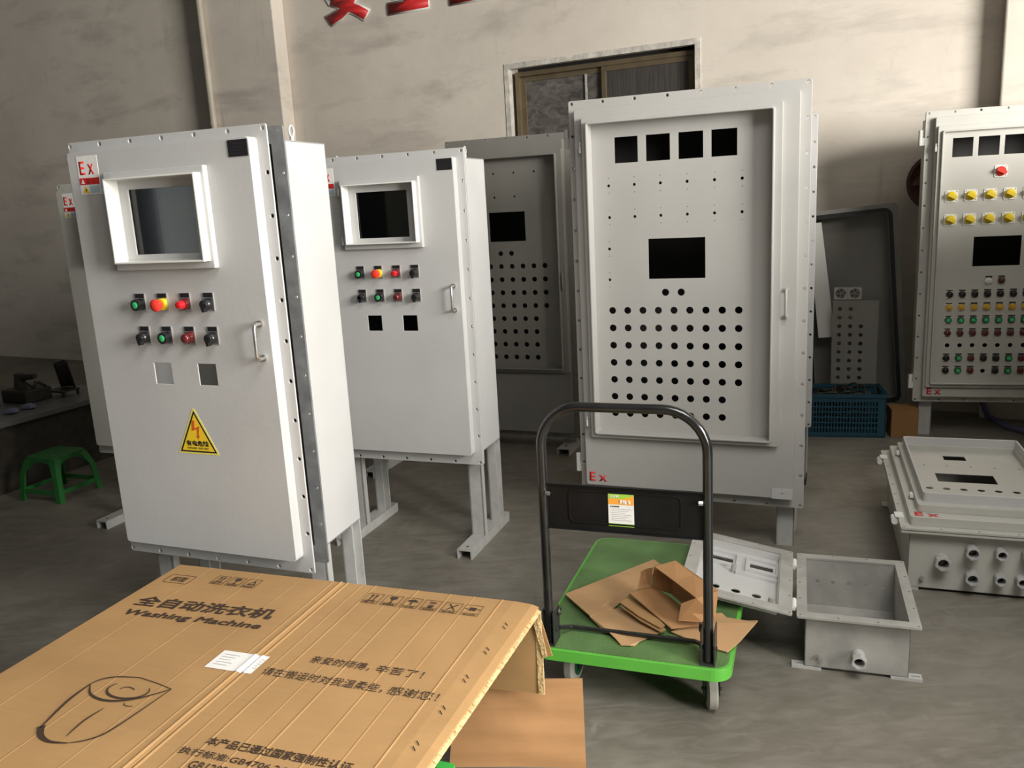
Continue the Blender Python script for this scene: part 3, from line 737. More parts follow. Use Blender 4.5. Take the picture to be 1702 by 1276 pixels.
def rback():
    m = M(); m.box(-0.0185, 0.0185, -0.0015, 0, -0.018, 0.029); return m
def small_btn(x, z, bm, cm, key, nm='push_button', lb=None):
    o = shared(nm, 'rb' + bm.name, rbase, bm, rt, (x, PY, z), label=lb)
    shared('button_cap', 'rc' + key, rcap, cm, o, (0, 0, 0))
    shared('backing_plate', 'rbk', rback, STEEL, o, (0, 0, 0), smooth=False)
    shared('name_tag', 'rt', rtag, TAG, o, (0, 0, 0), smooth=False)
small_btn(0.366, 0.956, WHITE, CLR, 'clr', 'signal_lamp', 'clear white lamp'); small_btn(0.432, 0.957, BRNL, BRNL, 'brn', 'signal_lamp', 'brown lamp')
P0, DX, DZ = 0.165, 0.0665, 0.0765
for k in range(10):
    x = P0 + DX * k
    small_btn(x, 0.880, BLACK, BLACK, 'blk'); small_btn(x, 0.804, AMB, AMB, 'amb', 'signal_lamp', 'amber lamp')
    small_btn(x, 0.728, GRNB, GRNL, 'grn', 'push_button', 'green button'); small_btn(x, 0.652, BRNL, REDD, 'drd', 'signal_lamp', 'dark red lamp')
    kinds = ('blk', 'grn', 'drd', 'blk', 'blk', 'grn', 'drd', 'blk', 'grn', 'drd')
    for z, row in ((0.501, kinds), (0.426, ('blk', 'grn', 'drd', None, 'blk', 'grn', 'drd', 'blk', 'grn', 'drd'))):
        kd = row[k]
        if kd == 'grn': small_btn(x, z, GRNB, GRNL, 'grn', 'push_button', 'green button')
        elif kd == 'drd': small_btn(x, z, BRNL, REDD, 'drd', 'signal_lamp', 'dark red lamp')
        elif kd == 'blk': small_btn(x, z, BLACK, BLACK, 'blk')

# ============================================================ open enclosure shell leaning behind, with what stands in it
oW = Vector((2.05, 5.64, 0))
sh_ = thing('open_enclosure', 'wide open grey enclosure shell with black gasket leaning behind the blue crate', 'enclosure', tuple(oW), 112)
tl = Matrix.Diagonal((1.04, 1, 1, 1)) @ Matrix.Rotation(R(-4.5), 4, 'Y')
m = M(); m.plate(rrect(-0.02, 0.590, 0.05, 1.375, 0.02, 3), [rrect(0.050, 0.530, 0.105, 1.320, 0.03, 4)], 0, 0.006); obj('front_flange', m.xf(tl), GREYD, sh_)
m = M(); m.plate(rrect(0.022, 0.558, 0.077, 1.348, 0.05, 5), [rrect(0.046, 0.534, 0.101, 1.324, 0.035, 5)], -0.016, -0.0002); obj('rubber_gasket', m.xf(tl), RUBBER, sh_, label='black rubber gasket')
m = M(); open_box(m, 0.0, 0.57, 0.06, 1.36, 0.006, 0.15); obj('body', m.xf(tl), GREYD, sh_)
m = M(); m.prism([(0.062, 1.30), (0.145, 1.30), (0.185, 0.53), (0.085, 0.53)], 0.02, 0.035); obj('inner_lighting_standin', m.xf(tl), WHITE, sh_, label='white strip standing in for sunlight on the inner left side')  # pale strip painted in for the sunlit inner wall
# perforated door standing in it
pd = thing('perforated_door', 'small perforated grey door standing upright behind the blue crate', 'panel', tuple(oW + ud * 0.13 + Vector((-0.3746, -0.9272, 0)) * 0.075), 112)
H = [circ(0.045 + 0.066 * c, 0.745 - 0.0575 * r_, 0.0135, 12) for r_ in range(11) for c in range(3) if not (c == 2 and r_ < 2)]
m = M(); m.plate(rect(0, 0.28, 0.0, 0.80), H, 0, 0.004); m.box(0, 0.004, 0.004, 0.02, 0, 0.80); m.box(0.276, 0.28, 0.004, 0.02, 0, 0.80); obj('perforated_sheet', m, GREYD, pd)
for k, (x, lb) in enumerate(((0.012, 'small square fan with round grille, left of the pair above the perforated door'), (0.098, 'small square fan with round grille, right of the pair above the perforated door'))):
    f = thing('cabinet_fan', lb, 'fan', tuple(oW + ud * (0.125 + x) + Vector((-0.3746, -0.9272, 0)) * 0.035 + Vector((0, 0, 0.803))), 112, 'pair of square fans')
    m = M(); m.plate(rect(0, 0.082, 0, 0.078), [circ(0.041, 0.039, 0.033, 16)], 0, 0.02); obj('fan_housing', m, GREYG, f)
    m = M(); m.lathe([(0.010, 0.004), (0.010, 0.018)], 12, 'Y', (0.041, 0, 0.039)); obj('fan_hub', m, GPRT, f)
    for rr in (0.018, 0.026):
        m = M(); m.tube([(0.041 + rr * math.cos(a), 0.003, 0.039 + rr * math.sin(a)) for a in [2 * math.pi * q / 16 for q in range(16)]], 0.0016, 6, True); obj('grille_ring', m, GPRT, f)
    m = M()
    for q in range(5):
        a = 2 * math.pi * q / 5; m.slab([(0.041 + 0.010 * math.cos(a), 0.012, 0.039 + 0.010 * math.sin(a)), (0.041 + 0.031 * math.cos(a - .2), 0.009, 0.039 + 0.031 * math.sin(a - .2)), (0.041 + 0.031 * math.cos(a + .5), 0.015, 0.039 + 0.031 * math.sin(a + .5)), (0.041 + 0.010 * math.cos(a + .6), 0.013, 0.039 + 0.010 * math.sin(a + .6))], 0.001)
    obj('fan_blades', m, BLACK, f)

# ============================================================ blue crate with cables
cr = thing('plastic_crate', 'blue slotted plastic crate full of black cable on the floor', 'crate', (1.80, 5.13, 0), 104.8)
CWd, CDp, CHt = 0.505, 0.30, 0.275
def crate_side(x0, x1):
    hs = []; z = 0.03
    while z < CHt - 0.055:
        x = x0 + 0.05
        while x < x1 - 0.055:
            hs.append(rect(x, x + 0.011, z, z + 0.026)); x += 0.018
        z += 0.034
    return hs
m = M(); m.plate(rect(0, CWd, 0, CHt), crate_side(0, CWd), 0, 0.006); obj('slotted_wall', m, BLUEC, cr)
m = M(); m.plate(rect(0, CWd, 0, CHt), crate_side(0, CWd), CDp - 0.006, CDp); obj('slotted_wall', m, BLUEC, cr)
for x in (0, CWd - 0.006):
    m = M(); m.plate(rect(0, CDp, 0, CHt), crate_side(0, CDp), 0, 0.006); m.xf(Matrix.Translation((x + 0.006, 0, 0)) @ Matrix.Rotation(R(90), 4, 'Z')); obj('slotted_wall', m, BLUEC, cr)
m = M(); m.box(0, CWd, 0, CDp, 0.0, 0.008); obj('crate_base', m, BLUEC, cr)
m = M(); mt = M(); m.box(-0.008, CWd + 0.008, -0.010, 0.012, CHt - 0.02, CHt); m.box(-0.008, CWd + 0.008, CDp - 0.012, CDp + 0.01, CHt - 0.02, CHt); m.box(-0.01, 0.012, 0, CDp, CHt - 0.02, CHt); m.box(CWd - 0.012, CWd + 0.01, 0, CDp, CHt - 0.02, CHt); obj('crate_rim', m, BLUEC, cr)
cb = thing('cable_bundle', 'tangled black cables heaped in the blue plastic crate', 'cable', (1.80, 5.13, 0), 104.8)
for k in range(34):
    cx_, cy_ = random.uniform(0.14, CWd - 0.14), random.uniform(0.12, CDp - 0.12); rx, ry = random.uniform(0.07, 0.125), random.uniform(0.05, 0.10); zz = 0.09 + 0.0055 * k
    rx = min(rx, cx_ - 0.03, CWd - 0.03 - cx_); ry = min(ry, cy_ - 0.025, CDp - 0.025 - cy_)
    ph = random.uniform(0, 6.3); ti = random.uniform(-0.03, 0.03)
    m = M(); m.tube([(cx_ + rx * math.cos(a), cy_ + ry * math.sin(a), zz + ti * math.cos(a + ph) + 0.012 * math.sin(3 * a)) for a in [2 * math.pi * q / 22 for q in range(22)]], 0.006, 6, True)
    obj('cable_loop', m, CABLE, cb, smooth=True)
# brown carton beside the crate
bc = thing('carton', 'small plain brown carton on the floor between the blue crate and the right cabinet', 'box', (2.325, 5.005, 0), 104)
m = M(); open_box(m, 0, 0.155, 0, 0.185, 0, 0.15, 0.004)
m2 = M(); m2.box(0, 0.155, 0, 0.15, 0, 0.172); DKC = cardboard('dull_brown_cardboard', (0.27, 0.145, 0.055), seed=9)
obj('carton_body', m2, DKC, bc, bevel=0.002)
for x0, x1 in ((0, 0.0765), (0.0785, 0.155)):
    m = M(); m.box(x0, x1, 0, 0.15, 0.173, 0.1765); obj('flap', m, DKC, bc)
# ribbed hose behind the right cabinet
m = M(); pts = []
ctrl = [(3.02, 5.40, 0.30), (3.03, 5.30, 0.16), (3.03, 5.18, 0.045), (3.06, 5.02, 0.024), (3.12, 4.85, 0.022), (3.22, 4.62, 0.022), (3.30, 4.45, 0.022)]
for i in range(len(ctrl) - 1):
    for q in range(8):
        t_ = q / 8; a, b = Vector(ctrl[i]), Vector(ctrl[i + 1]); pts.append(a.lerp(b, t_))
m.tube(pts, [0.020 if i % 2 else 0.017 for i in range(len(pts))], 10)
tag(obj('flexible_hose', m, HOSE, smooth=True), 'dark blue grey ribbed hose on the floor behind the right cabinet', 'hose')
# dark red-brown round casting on the wall
wf_ = thing('wall_fan', 'round dark red brown fan housing mounted on the back wall', 'fan'); wf_.location = WP + UW * -0.50 + Vector((0, 0, 1.53)); wf_.rotation_euler = wallroot_rot
m = M(); m.lathe([(0.10, 0.0), (0.12, -0.05), (0.165, -0.11), (0.185, -0.13), (0.185, -0.15), (0.165, -0.155), (0.165, -0.135), (0.09, -0.07)], 32, 'Y'); obj('housing_ring', m, RUST, wf_, smooth=True)
m = M(); m.lathe([(0.05, -0.05), (0.05, -0.13), (0.035, -0.15)], 18, 'Y'); obj('motor_hub', m, RUST, wf_, smooth=True)
for k in range(5):
    a = 2 * math.pi * k / 5 + 0.3
    m = M(); m.slab([(0.045 * math.cos(a), -0.10, 0.045 * math.sin(a)), (0.15 * math.cos(a - .15), -0.09, 0.15 * math.sin(a - .15)), (0.15 * math.cos(a + .45), -0.125, 0.15 * math.sin(a + .45)), (0.045 * math.cos(a + .6), -0.115, 0.045 * math.sin(a + .6))], 0.003); obj('blade', m, RUST, wf_)

# ============================================================ lying enclosure, right
ly = thing('lying_enclosure', 'wide grey enclosure lying on its back with cable glands, right foreground', 'enclosure', (1.444, 2.992, 0), 109.8)
YF = 0.035; LWd = 0.66; LDp = 1.02
m = M(); m.box(0.035, LWd - 0.035, YF, YF + 0.004, 0.012, 0.245); m.box(0.035, 0.039, YF, LDp - 0.035, 0.012, 0.245); m.box(LWd - 0.039, LWd - 0.035, YF, LDp - 0.035, 0.012, 0.245); m.box(0.035, LWd - 0.035, LDp - 0.039, LDp - 0.035, 0.012, 0.245); m.box(0.035, LWd - 0.035, YF, LDp - 0.035, 0.012, 0.016)
obj('body', m, GREYG, ly, bevel=0.0015)
def hz(o_): return o_  # readability
def flat_plate(outer, holes, z0, z1):
    """plate lying in XY"""
    m = M(); m.plate(outer, holes, -z1, -z0); m.xf(Matrix(((1, 0, 0, 0), (0, 0, 1, 0), (0, -1, 0, 0), (0, 0, 0, 1)))); return m
def strip_bolts(): return bolts(0.012, LWd - 0.012, 0.012, LDp - 0.012, 6, 9, 0.006)
obj('body_flange', flat_plate(rrect(0, LWd, 0, LDp, 0.006, 2), strip_bolts() + [rect(0.05, LWd - 0.05, 0.05, LDp - 0.05)], 0.245, 0.253), GREYG, ly)
obj('door_flange', flat_plate(rrect(0, LWd, 0, LDp, 0.006, 2), strip_bolts() + [rect(0.05, LWd - 0.05, 0.05, LDp - 0.05)], 0.256, 0.265), GREYG, ly, bevel=0.001)
m = flat_plate(rrect(0.035, LWd - 0.035, 0.032, LDp - 0.035, 0.012, 3), [rect(0.10, 0.545, 0.135, 0.905)], 0.296, 0.300)
n_ = len(m.v); q = flat_plate(rrect(0.035, LWd - 0.035, 0.032, LDp - 0.035, 0.012, 3), [rrect(0.039, LWd - 0.039, 0.036, LDp - 0.039, 0.012, 3)], 0.265, 0.299); m.add(q.v, q.f)
obj('door_panel', m, GREYG, ly, bevel=0.002)
obj('window_frame', flat_plate(rrect(0.065, 0.575, 0.088, 0.945, 0.012, 3), [rect(0.098, 0.547, 0.132, 0.908)], 0.300, 0.330), GREYG, ly, bevel=0.003)
obj('window_rim', flat_plate(rrect(0.085, 0.560, 0.122, 0.920, 0.015, 3), [rrect(0.093, 0.552, 0.130, 0.912, 0.010, 3)], 0.285, 0.368), GREY, ly, bevel=0.002)
H = [[(0.245, 0.765), (0.335, 0.765), (0.335, 0.832), (0.245, 0.832)], [(0.182, 0.455), (0.405, 0.455), (0.405, 0.570), (0.182, 0.570)]]
H += [circ(0.139 + 0.063 * k, 0.366, 0.0145, 16) for k in range(7)] + [circ(0.139 + 0.063 * k, 0.29, 0.0145, 16) for k in range(7)] + [circ(0.152 + 0.093 * k, 0.677, 0.006, 8) for k in range(5)]
obj('perforated_panel', flat_plate(rect(0.09, 0.555, 0.127, 0.915), H, 0.303, 0.306), GREYG, ly)
e_ = lettering('E x', 0.050, 0.0625, 0.3003, 0.085, RED, ly, height=0.042, bold=0.03, plane='XY', name='ex_mark')
e_.location = (0.052, 0.045, 0.3003)
def gland(root, x, z, y, r, L=0.045, key=''):
    m = M(); m.lathe([(r * 0.92, 0), (r * 0.92, -L * 0.6), (r * 0.86, -L * 0.62), (r * 0.86, -L + 0.002), (r * 0.72, -L), (r * 0.70, -L * 0.2)], 18, 'Y', (x, y, z))
    g = obj('cable_gland', m, LEGP, root, smooth=True)
    m = M(); m.plate([(x + r * 1.12 * math.cos(R(60 * k + 20)), z + r * 1.12 * math.sin(R(60 * k + 20))) for k in range(6)], [circ(x, z, r * 0.70, 16)], y - L - 0.006, y - L + 0.016); obj('hex_nut', m, LEGP, g, bevel=0.0015)
    m = M(); m.cyl((x, y - L * 0.35, z), (x, y - L * 0.3, z), r * 0.66, n=16); obj('bore', m, BLACK, g)
for x, z, r in ((0.150, 0.135, 0.027), (0.248, 0.185, 0.024), (0.251, 0.083, 0.024), (0.342, 0.187, 0.020), (0.345, 0.086, 0.020), (0.415, 0.085, 0.020), (0.430, 0.187, 0.020), (0.50, 0.12, 0.024)): gland(ly, x, z, YF, r)
def ground_bolt(root, x, y, z):
    m = M(); m.cyl((x, y, z), (x, y - 0.022, z), 0.0042, n=8); m.cyl((x, y - 0.006, z), (x, y - 0.014, z), 0.009, n=6); return obj('ground_bolt', m, STEEL, root, smooth=True)
ground_bolt(ly, 0.084, YF, 0.056)
m = M(); m.box(0.01, 0.075, YF - 0.0, YF + 0.05, 0, 0.012); obj('mounting_foot', m, GREYG, ly)
m = M(); m.box(LWd - 0.075, LWd - 0.01, YF, YF + 0.05, 0, 0.012); obj('mounting_foot', m, GREYG, ly)
m = M(); m.box(0.01, 0.075, LDp - 0.1, LDp - 0.04, 0, 0.012); obj('mounting_foot', m, GREYG, ly)
m = M(); m.box(LWd - 0.075, LWd - 0.01, LDp - 0.1, LDp - 0.04, 0, 0.012); obj('mounting_foot', m, GREYG, ly)
for y in (0.10, 0.87):
    m = M(); m.cyl((-0.012, y, 0.25), (-0.012, y + 0.05, 0.25), 0.013, n=12); m.box(-0.012, 0.02, y, y + 0.05, 0.266, 0.272); obj('hinge', m, WHITE, ly, smooth=True)
for y in (0.22, 0.80):
    m = M(); m.cyl((0.058, y, 0.315), (0.058, y + 0.035, 0.315), 0.008, n=10); obj('hinge_pin', m, WHITE, ly, smooth=True)

# ============================================================ small open box and its folded-back lid
sb = thing('junction_box', 'small open grey junction box with lid folded back, on the floor right of the trolley', 'enclosure', (0.874, 2.482, 0), 109.0)
BW, BD, BH = 0.368, 0.503, 0.192
m = M(); y0 = 0.03
m.plate(rect(0.028, BW - 0.028, 0.010, BH), [circ(0.19, 0.071, 0.014, 12)], y0, y0 + 0.004)
m.plate(rect(0.028, BW - 0.028, 0.010, BH), [circ(x, 0.108, r, 12) for x, r in ((0.075, 0.007), (0.128, 0.0065), (0.184, 0.009), (0.240, 0.0065), (0.300, 0.007))], BD - 0.034, BD - 0.03)
m.box(0.028, 0.032, y0, BD - 0.03, 0.010, BH); m.box(BW - 0.032, BW - 0.028, y0, BD - 0.03, 0.010, BH); m.box(0.028, BW - 0.028, y0, BD - 0.03, 0.010, 0.014)
obj('body', m, GREYS, sb, bevel=0.001)
obj('body_flange', flat_plate(rrect(0, BW, 0, BD, 0.005, 2), [rect(0.033, BW - 0.033, 0.035, BD - 0.035)] + bolts(0.010, BW - 0.010, 0.011, BD - 0.011, 4, 5, 0.0042), BH, BH + 0.009), GREYS, sb, bevel=0.001)
gland(sb, 0.190, 0.071, y0, 0.022, 0.05); ground_bolt(sb, 0.075, y0, 0.048)
for y in (y0, BD - 0.06):
    for x0, x1 in ((-0.012, 0.08), (BW - 0.08, BW + 0.012)):
        m = M(); xs = [x0, x1]
        m.plate(rect(x0, x1, y - 0.003, y + 0.03), [rect(x0 + 0.006 if x0 < 0.1 else x1 - 0.03, x0 + 0.03 if x0 < 0.1 else x1 - 0.006, y + 0.010, y + 0.018)], -0.010, 0)
        m.xf(Matrix(((1, 0, 0, 0), (0, 0, 1, 0), (0, -1, 0, 0), (0, 0, 0, 1)))); obj('mounting_foot', m, LEGP, sb)
m = M(); m.box(0.035, 0.065, 0.04, 0.10, 0.014, 0.055); obj('inner_bracket', m, GREYS, sb)
m = M(); m.cyl((0.09, 0.075, 0.014), (0.09, 0.075, 0.03), 0.008, n=10); m.cyl((0.31, 0.08, 0.014), (0.31, 0.08, 0.03), 0.007, n=10); obj('inner_stud', m, STEEL, sb, smooth=True)
# the lid, hinged on the left edge, its outer end resting on the trolley
ld = M()
TL_ = Matrix.Translation((-0.014, 0, BH + 0.004)) @ Matrix.Rotation(R(10.2), 4, 'Y') @ Matrix.Translation((-BW, 0, 0))
lid_fl = flat_plate(rrect(0, BW, 0, BD, 0.005, 2), [rect(0.045, BW - 0.045, 0.045, BD - 0.045)] + bolts(0.010, BW - 0.010, 0.011, BD - 0.011, 4, 5, 0.0042), 0, 0.008)
lo = obj('lid', lid_fl.xf(TL_), GREYS, sb, bevel=0.001, label='folded back lid seen from inside')
def lidpart(name, m, mt_, **k): return obj(name, m.xf(TL_), mt_, lo, **k)
m = M()
m.box(0.043, 0.047, 0.045, BD - 0.045, -0.030, 0.002); m.box(BW - 0.047, BW - 0.043, 0.045, BD - 0.045, -0.030, 0.002)
m.box(0.045, BW - 0.045, 0.043, 0.047, -0.030, 0.002); m.box(0.045, BW - 0.045, BD - 0.047, BD - 0.043, -0.030, 0.002)
lidpart('lid_wall', m, GREY)
h_ = [rect(0.078, 0.160, 0.350, 0.385), rect(0.222, 0.304, 0.350, 0.385)] + [circ(x, 0.135, 0.016, 16) for x in (0.115, 0.185, 0.255)] + [circ(x, 0.327, 0.003, 6) for x in (0.095, 0.115, 0.128, 0.235, 0.262, 0.278, 0.292)]
lidpart('lid_panel', flat_plate(rect(0.045, BW - 0.045, 0.045, BD - 0.045), h_, -0.030, -0.026), GREY)
for x0, x1 in ((0.060, 0.178), (0.205, 0.322)):
    lidpart('window_surround', flat_plate(rect(x0, x1, 0.305, 0.415), [rect(x0 + 0.008, x1 - 0.008, 0.313, 0.407)], -0.026, -0.016), GREY)
    lidpart('window_pane', flat_plate(rect(x0 + 0.016, x1 - 0.016, 0.347, 0.388), [], -0.034, -0.031), LENSG)
for x, y in ((0.165, 0.275), (0.07, 0.09), (0.30, 0.085)):
    m = M(); m.cyl((x, y, -0.026), (x, y, 0.006), 0.009, n=12); lidpart('standoff', m, GREYS, smooth=True)
m = M(); m.box(0.175, 0.32, 0.262, 0.268, -0.026, -0.014); lidpart('stiffener', m, GREY)
for y in (0.06, 0.38):
    m = M(); m.cyl((-0.008, y, BH + 0.004), (-0.008, y + 0.06, BH + 0.004), 0.009, n=12); obj('hinge', m, WHITE, sb, smooth=True)

# ============================================================ green platform trolley
tr = thing('platform_trolley', 'green platform trolley with a folding black tube handle, centre foreground', 'trolley', (0.3, 2.40, 0), 109.8)
DX0, DX1, DY0, DY1 = -0.268, 0.338, -0.092, 0.805
m = flat_plate(rrect(DX0, DX1, DY0, DY1, 0.055, 8), [], 0.148, 0.186); obj('deck', m, DGRN, tr, bevel=0.007)
m = flat_plate(rrect(DX0 + 0.010, DX1 - 0.010, DY0 + 0.010, DY1 - 0.010, 0.048, 8), [], 0.186, 0.1885); obj('deck_mat', m, DTOP, tr, label='worn dirty green deck surface')
def castor(x, y, rz, fixed=False):
    T = Matrix.Translation((x, y, 0)) @ Matrix.Rotation(R(rz), 4, 'Z')
    m = M(); m.lathe([(0.040, -0.017), (0.055, -0.016), (0.062, -0.010), (0.062, 0.010), (0.055, 0.016), (0.040, 0.017)], 28, 'X', (0, 0.0, 0.062)); w_ = obj('castor', m.xf(T), TYRE, tr, smooth=True)
    m = M(); m.lathe([(0.014, -0.019), (0.038, -0.0185), (0.038, 0.0185), (0.014, 0.019)], 20, 'X', (0, 0, 0.062)); obj('wheel_hub', m.xf(T), GRNB, w_, smooth=True)
    m = M()
    for sx in (-1, 1):
        m.prism([(-0.001, 0), (0.001, 0)] and [(sx * 0.022, 0.045), (sx * 0.025, 0.045), (sx * 0.025, 0.138), (sx * 0.022, 0.138)], -0.016, 0.022)
    m.box(-0.035, 0.035, -0.035, 0.035, 0.138, 0.148); m.cyl((-0.030, 0, 0.062), (0.030, 0, 0.062), 0.006, n=8); obj('castor_fork', m.xf(T), DKST, w_)
castor(0.272, 0.012, 12); castor(-0.175, 0.055, -6); castor(0.265, 0.72, 3); castor(-0.19, 0.72, 3)
hx0, hx1, hy = -0.217, 0.271, -0.058
pts = [(hx0, hy, 0.195)]; rc = 0.125; zt = 0.957
lean = 0.0
pts.append((hx0, hy, zt - rc))
for k in range(1, 10): a = R(180 - 90 * k / 10); pts.append((hx0 + rc + rc * math.cos(a), hy, zt - rc + rc * math.sin(a)))
pts.append((hx0 + rc, hy, zt)); pts.append((hx1 - rc, hy, zt))
for k in range(1, 10): a = R(90 - 90 * k / 10); pts.append((hx1 - rc + rc * math.cos(a), hy, zt - rc + rc * math.sin(a)))
pts.append((hx1, hy, zt - rc)); pts.append((hx1, hy, 0.195))
m = M(); m.tube(pts, 0.0145, 14); hd = obj('handle_tube', m, TUBE, tr, smooth=True)
m = M(); m.plate(rect(hx0 + 0.012, hx1 - 0.012, 0.577, 0.720), [], hy - 0.003, hy + 0.001); m.box(hx0 + 0.012, hx1 - 0.012, hy - 0.010, hy - 0.003, 0.577, 0.580); m.box(hx0 + 0.012, hx1 - 0.012, hy - 0.010, hy - 0.003, 0.717, 0.720)
pb = obj('push_board', m, BOARD, tr, bevel=0.001, label='black sheet metal board between the handle tubes')
def press(x0, x1, z0, z1, r, w_):
    m = M(); m.plate(rrect(x0, x1, z0, z1, r, 5), [rrect(x0 + w_, x1 - w_, z0 + w_, z1 - w_, r - w_, 5)], hy - 0.0055, hy - 0.003); return m
obj('pressed_rib', press(-0.138, 0.200, 0.600, 0.705, 0.018, 0.006), BOARD, pb, bevel=0.001)
m = M(); m.box(-0.016, 0.060, hy - 0.0045, hy - 0.003, 0.598, 0.698); ls = obj('instruction_label', m, PAPER, pb, label='green orange and white printed label')
m = M(); m.prism([(-0.016, 0.698), (-0.016, 0.684), (0.020, 0.684), (0.060, 0.698)], hy - 0.0050, hy - 0.0045)
ins = {}
def lblbox(nm, x0, x1, z0, z1, mt_, y=0.0048):
    m = M(); m.box(x0, x1, hy - y, hy - 0.0045, z0, z1); o = obj(nm, m, mt_, tr); o.parent = pb; return o
lblbox('label_band', -0.016, 0.060, 0.666, 0.684, ORNG); lblbox('label_band', -0.016, 0.060, 0.598, 0.607, LGRN)
m = M(); m.prism([(-0.016, 0.684), (0.030, 0.684), (0.060, 0.695), (0.060, 0.698), (-0.016, 0.698)], hy - 0.0049, hy - 0.0045); obj('label_band', m, LGRN, pb)
m = M(); m.prism([(0.030, 0.684), (0.060, 0.684), (0.060, 0.695)], hy - 0.0049, hy - 0.0045); obj('label_band', m, ORNG, pb)
lettering('SG新', -0.011, hy - 0.0049, 0.686, 0.028, PAPER, pb, height=0.009, bold=0.02)
lettering('手推车', 0.015, hy - 0.0049, 0.668, 0.036, PAPER, pb, height=0.013, bold=0.02)
lettering('安全使用说明', -0.010, hy - 0.0047, 0.6575, 0.027, TAG, pb, height=0.0045)
for k in range(7): lblbox('label_text_line', -0.008, 0.052 - 0.009 * (k % 3), 0.6515 - 0.0058 * k, 0.6525 - 0.0058 * k, GPRT)
for sx, x in ((1, hx0), (-1, hx1)):
    m = M(); m.box(x - 0.021, x - 0.017, hy - 0.022, hy + 0.045, 0.1885, 0.300); m.box(x + 0.017, x + 0.021, hy - 0.022, hy + 0.045, 0.1885, 0.300); m.box(x - 0.021, x + 0.021, hy - 0.022, hy + 0.045, 0.1885, 0.194)
    m.cyl((x - 0.026, hy + 0.005, 0.235), (x + 0.026, hy + 0.005, 0.235), 0.006, n=8)
    br = obj('hinge_bracket', m, DKST, tr, bevel=0.001)
    m = M(); m.tube([(x + sx * 0.027, hy + 0.030 + 0.012 * math.cos(a), 0.285 + 0.012 * math.sin(a)) for a in [2 * math.pi * k / 12 for k in range(12)]], 0.003, 6, True); obj('spring', m, DKST, br, smooth=True)
    m = M(); zz = 0.69; m.cyl((x + sx * 0.012, hy - 0.012, zz), (x + sx * 0.024, hy - 0.014, zz), 0.007, n=6); obj('board_screw', m, STEEL, tr)
m = M(); m.tube([(hx0 + 0.02, hy + 0.035, 0.225), (hx0 + 0.05, hy + 0.088, 0.203), (hx1 - 0.05, hy + 0.088, 0.203), (hx1 - 0.02, hy + 0.035, 0.225)], 0.0075, 10); obj('release_bar', m, TUBE, tr, smooth=True)

# cardboard scraps on the deck (same frame as the trolley)
def scrap(name, label, faces, material, loc=(0.3, 2.40, 0), az=109.8, t=0.0035, names=None):
    r_ = thing(name, label, 'cardboard', loc, az)
    for k, f in enumerate(faces):
        m = M(); c = [Vector(p) for p in f]
        nn = Vector((0, 0, 0))
        for i in range(len(c)): nn += c[i].cross(c[(i + 1) % len(c)])
        if nn.z < 0: c.reverse()
        m.slab(c, t)
        obj(names[k] if names else 'cardboard_panel', m, [material], r_)
    return r_
Z0 = 0.194
A1 = [(-0.253, 0.244, 0.205), (-0.006, 0.612, 0.197), (0.031, 0.568, 0.197), (-0.012, 0.38, 0.195), (-0.038, 0.31, 0.195), (-0.068, 0.192, 0.200), (-0.128, 0.105, 0.208)]
A2 = [(-0.129, 0.104, 0.206), (-0.069, 0.191, 0.198), (-0.027, 0.204, Z0 + 0.002), (0.04, 0.15, Z0 + 0.002), (0.112, 0.092, Z0 + 0.001), (0.102, 0.062, 0.198), (0.082, 0.044, 0.195), (0.055, 0.002, 0.198), (0.044, -0.018, 0.1925), (0.031, -0.026, 0.197), (0.002, -0.028, 0.195), (-0.020, -0.002, 0.199), (-0.058, 0.037, 0.205), (-0.078, 0.052, 0.199)]
scrap('cardboard_sheet', 'flat torn cardboard sheet on the left half of the trolley deck', [A1, A2], CARD3, names=['cardboard_panel', 'torn_flap'])
E1 = [(-0.045, 0.185, 0.226), (-0.021, 0.229, 0.232), (0.05, 0.17, 0.222), (0.120, 0.086, 0.216), (0.108, 0.070, 0.213), (0.03, 0.12, 0.219)]
scrap('cardboard_strip', 'torn double cardboard strip under the opened carton on the trolley', [E1, [(x + 0.005, y - 0.012, z - 0.008) for x, y, z in E1]], CARD, names=['upper_strip', 'lower_strip'])
bot = [(-0.017, 0.211, 0.250), (0.048, 0.285, 0.250), (0.120, 0.235, 0.235), (0.200, 0.165, 0.218), (0.225, 0.120, 0.213), (0.142, 0.077, 0.212)]
top_ = [(0.061, 0.252, 0.335), (0.124, 0.292, 0.345), (0.277, 0.157, 0.320), (0.218, 0.087, 0.320)]
fold = [(0.141, 0.174, 0.325), (0.195, 0.228, 0.331)]
top1 = [top_[0], top_[1], fold[1], fold[0]]; top2 = [fold[0], fold[1], top_[2], top_[3]]
end_ = [(0.218, 0.087, 0.320), (0.277, 0.151, 0.320), (0.270, 0.133, 0.237), (0.233, 0.103, 0.233), (0.160, 0.091, 0.235), (0.171, 0.088, 0.295)]
back_ = [(0.056, 0.268, 0.328), (0.124, 0.290, 0.345), (0.277, 0.157, 0.320), (0.270, 0.133, 0.237), (0.200, 0.168, 0.220), (0.115, 0.262, 0.236), (0.046, 0.268, 0.250)]
left_ = [(0.009, 0.272, 0.300), (0.028, 0.270, 0.315), (0.053, 0.264, 0.325), (0.044, 0.262, 0.253), (0.004, 0.240, 0.252)]
scrap('opened_carton', 'opened brown carton lying on its side on the trolley deck', [bot, top1, top2, end_, back_, left_], CARD2, names=['bottom_panel', 'top_panel', 'top_panel', 'end_flap', 'back_panel', 'side_flap'])
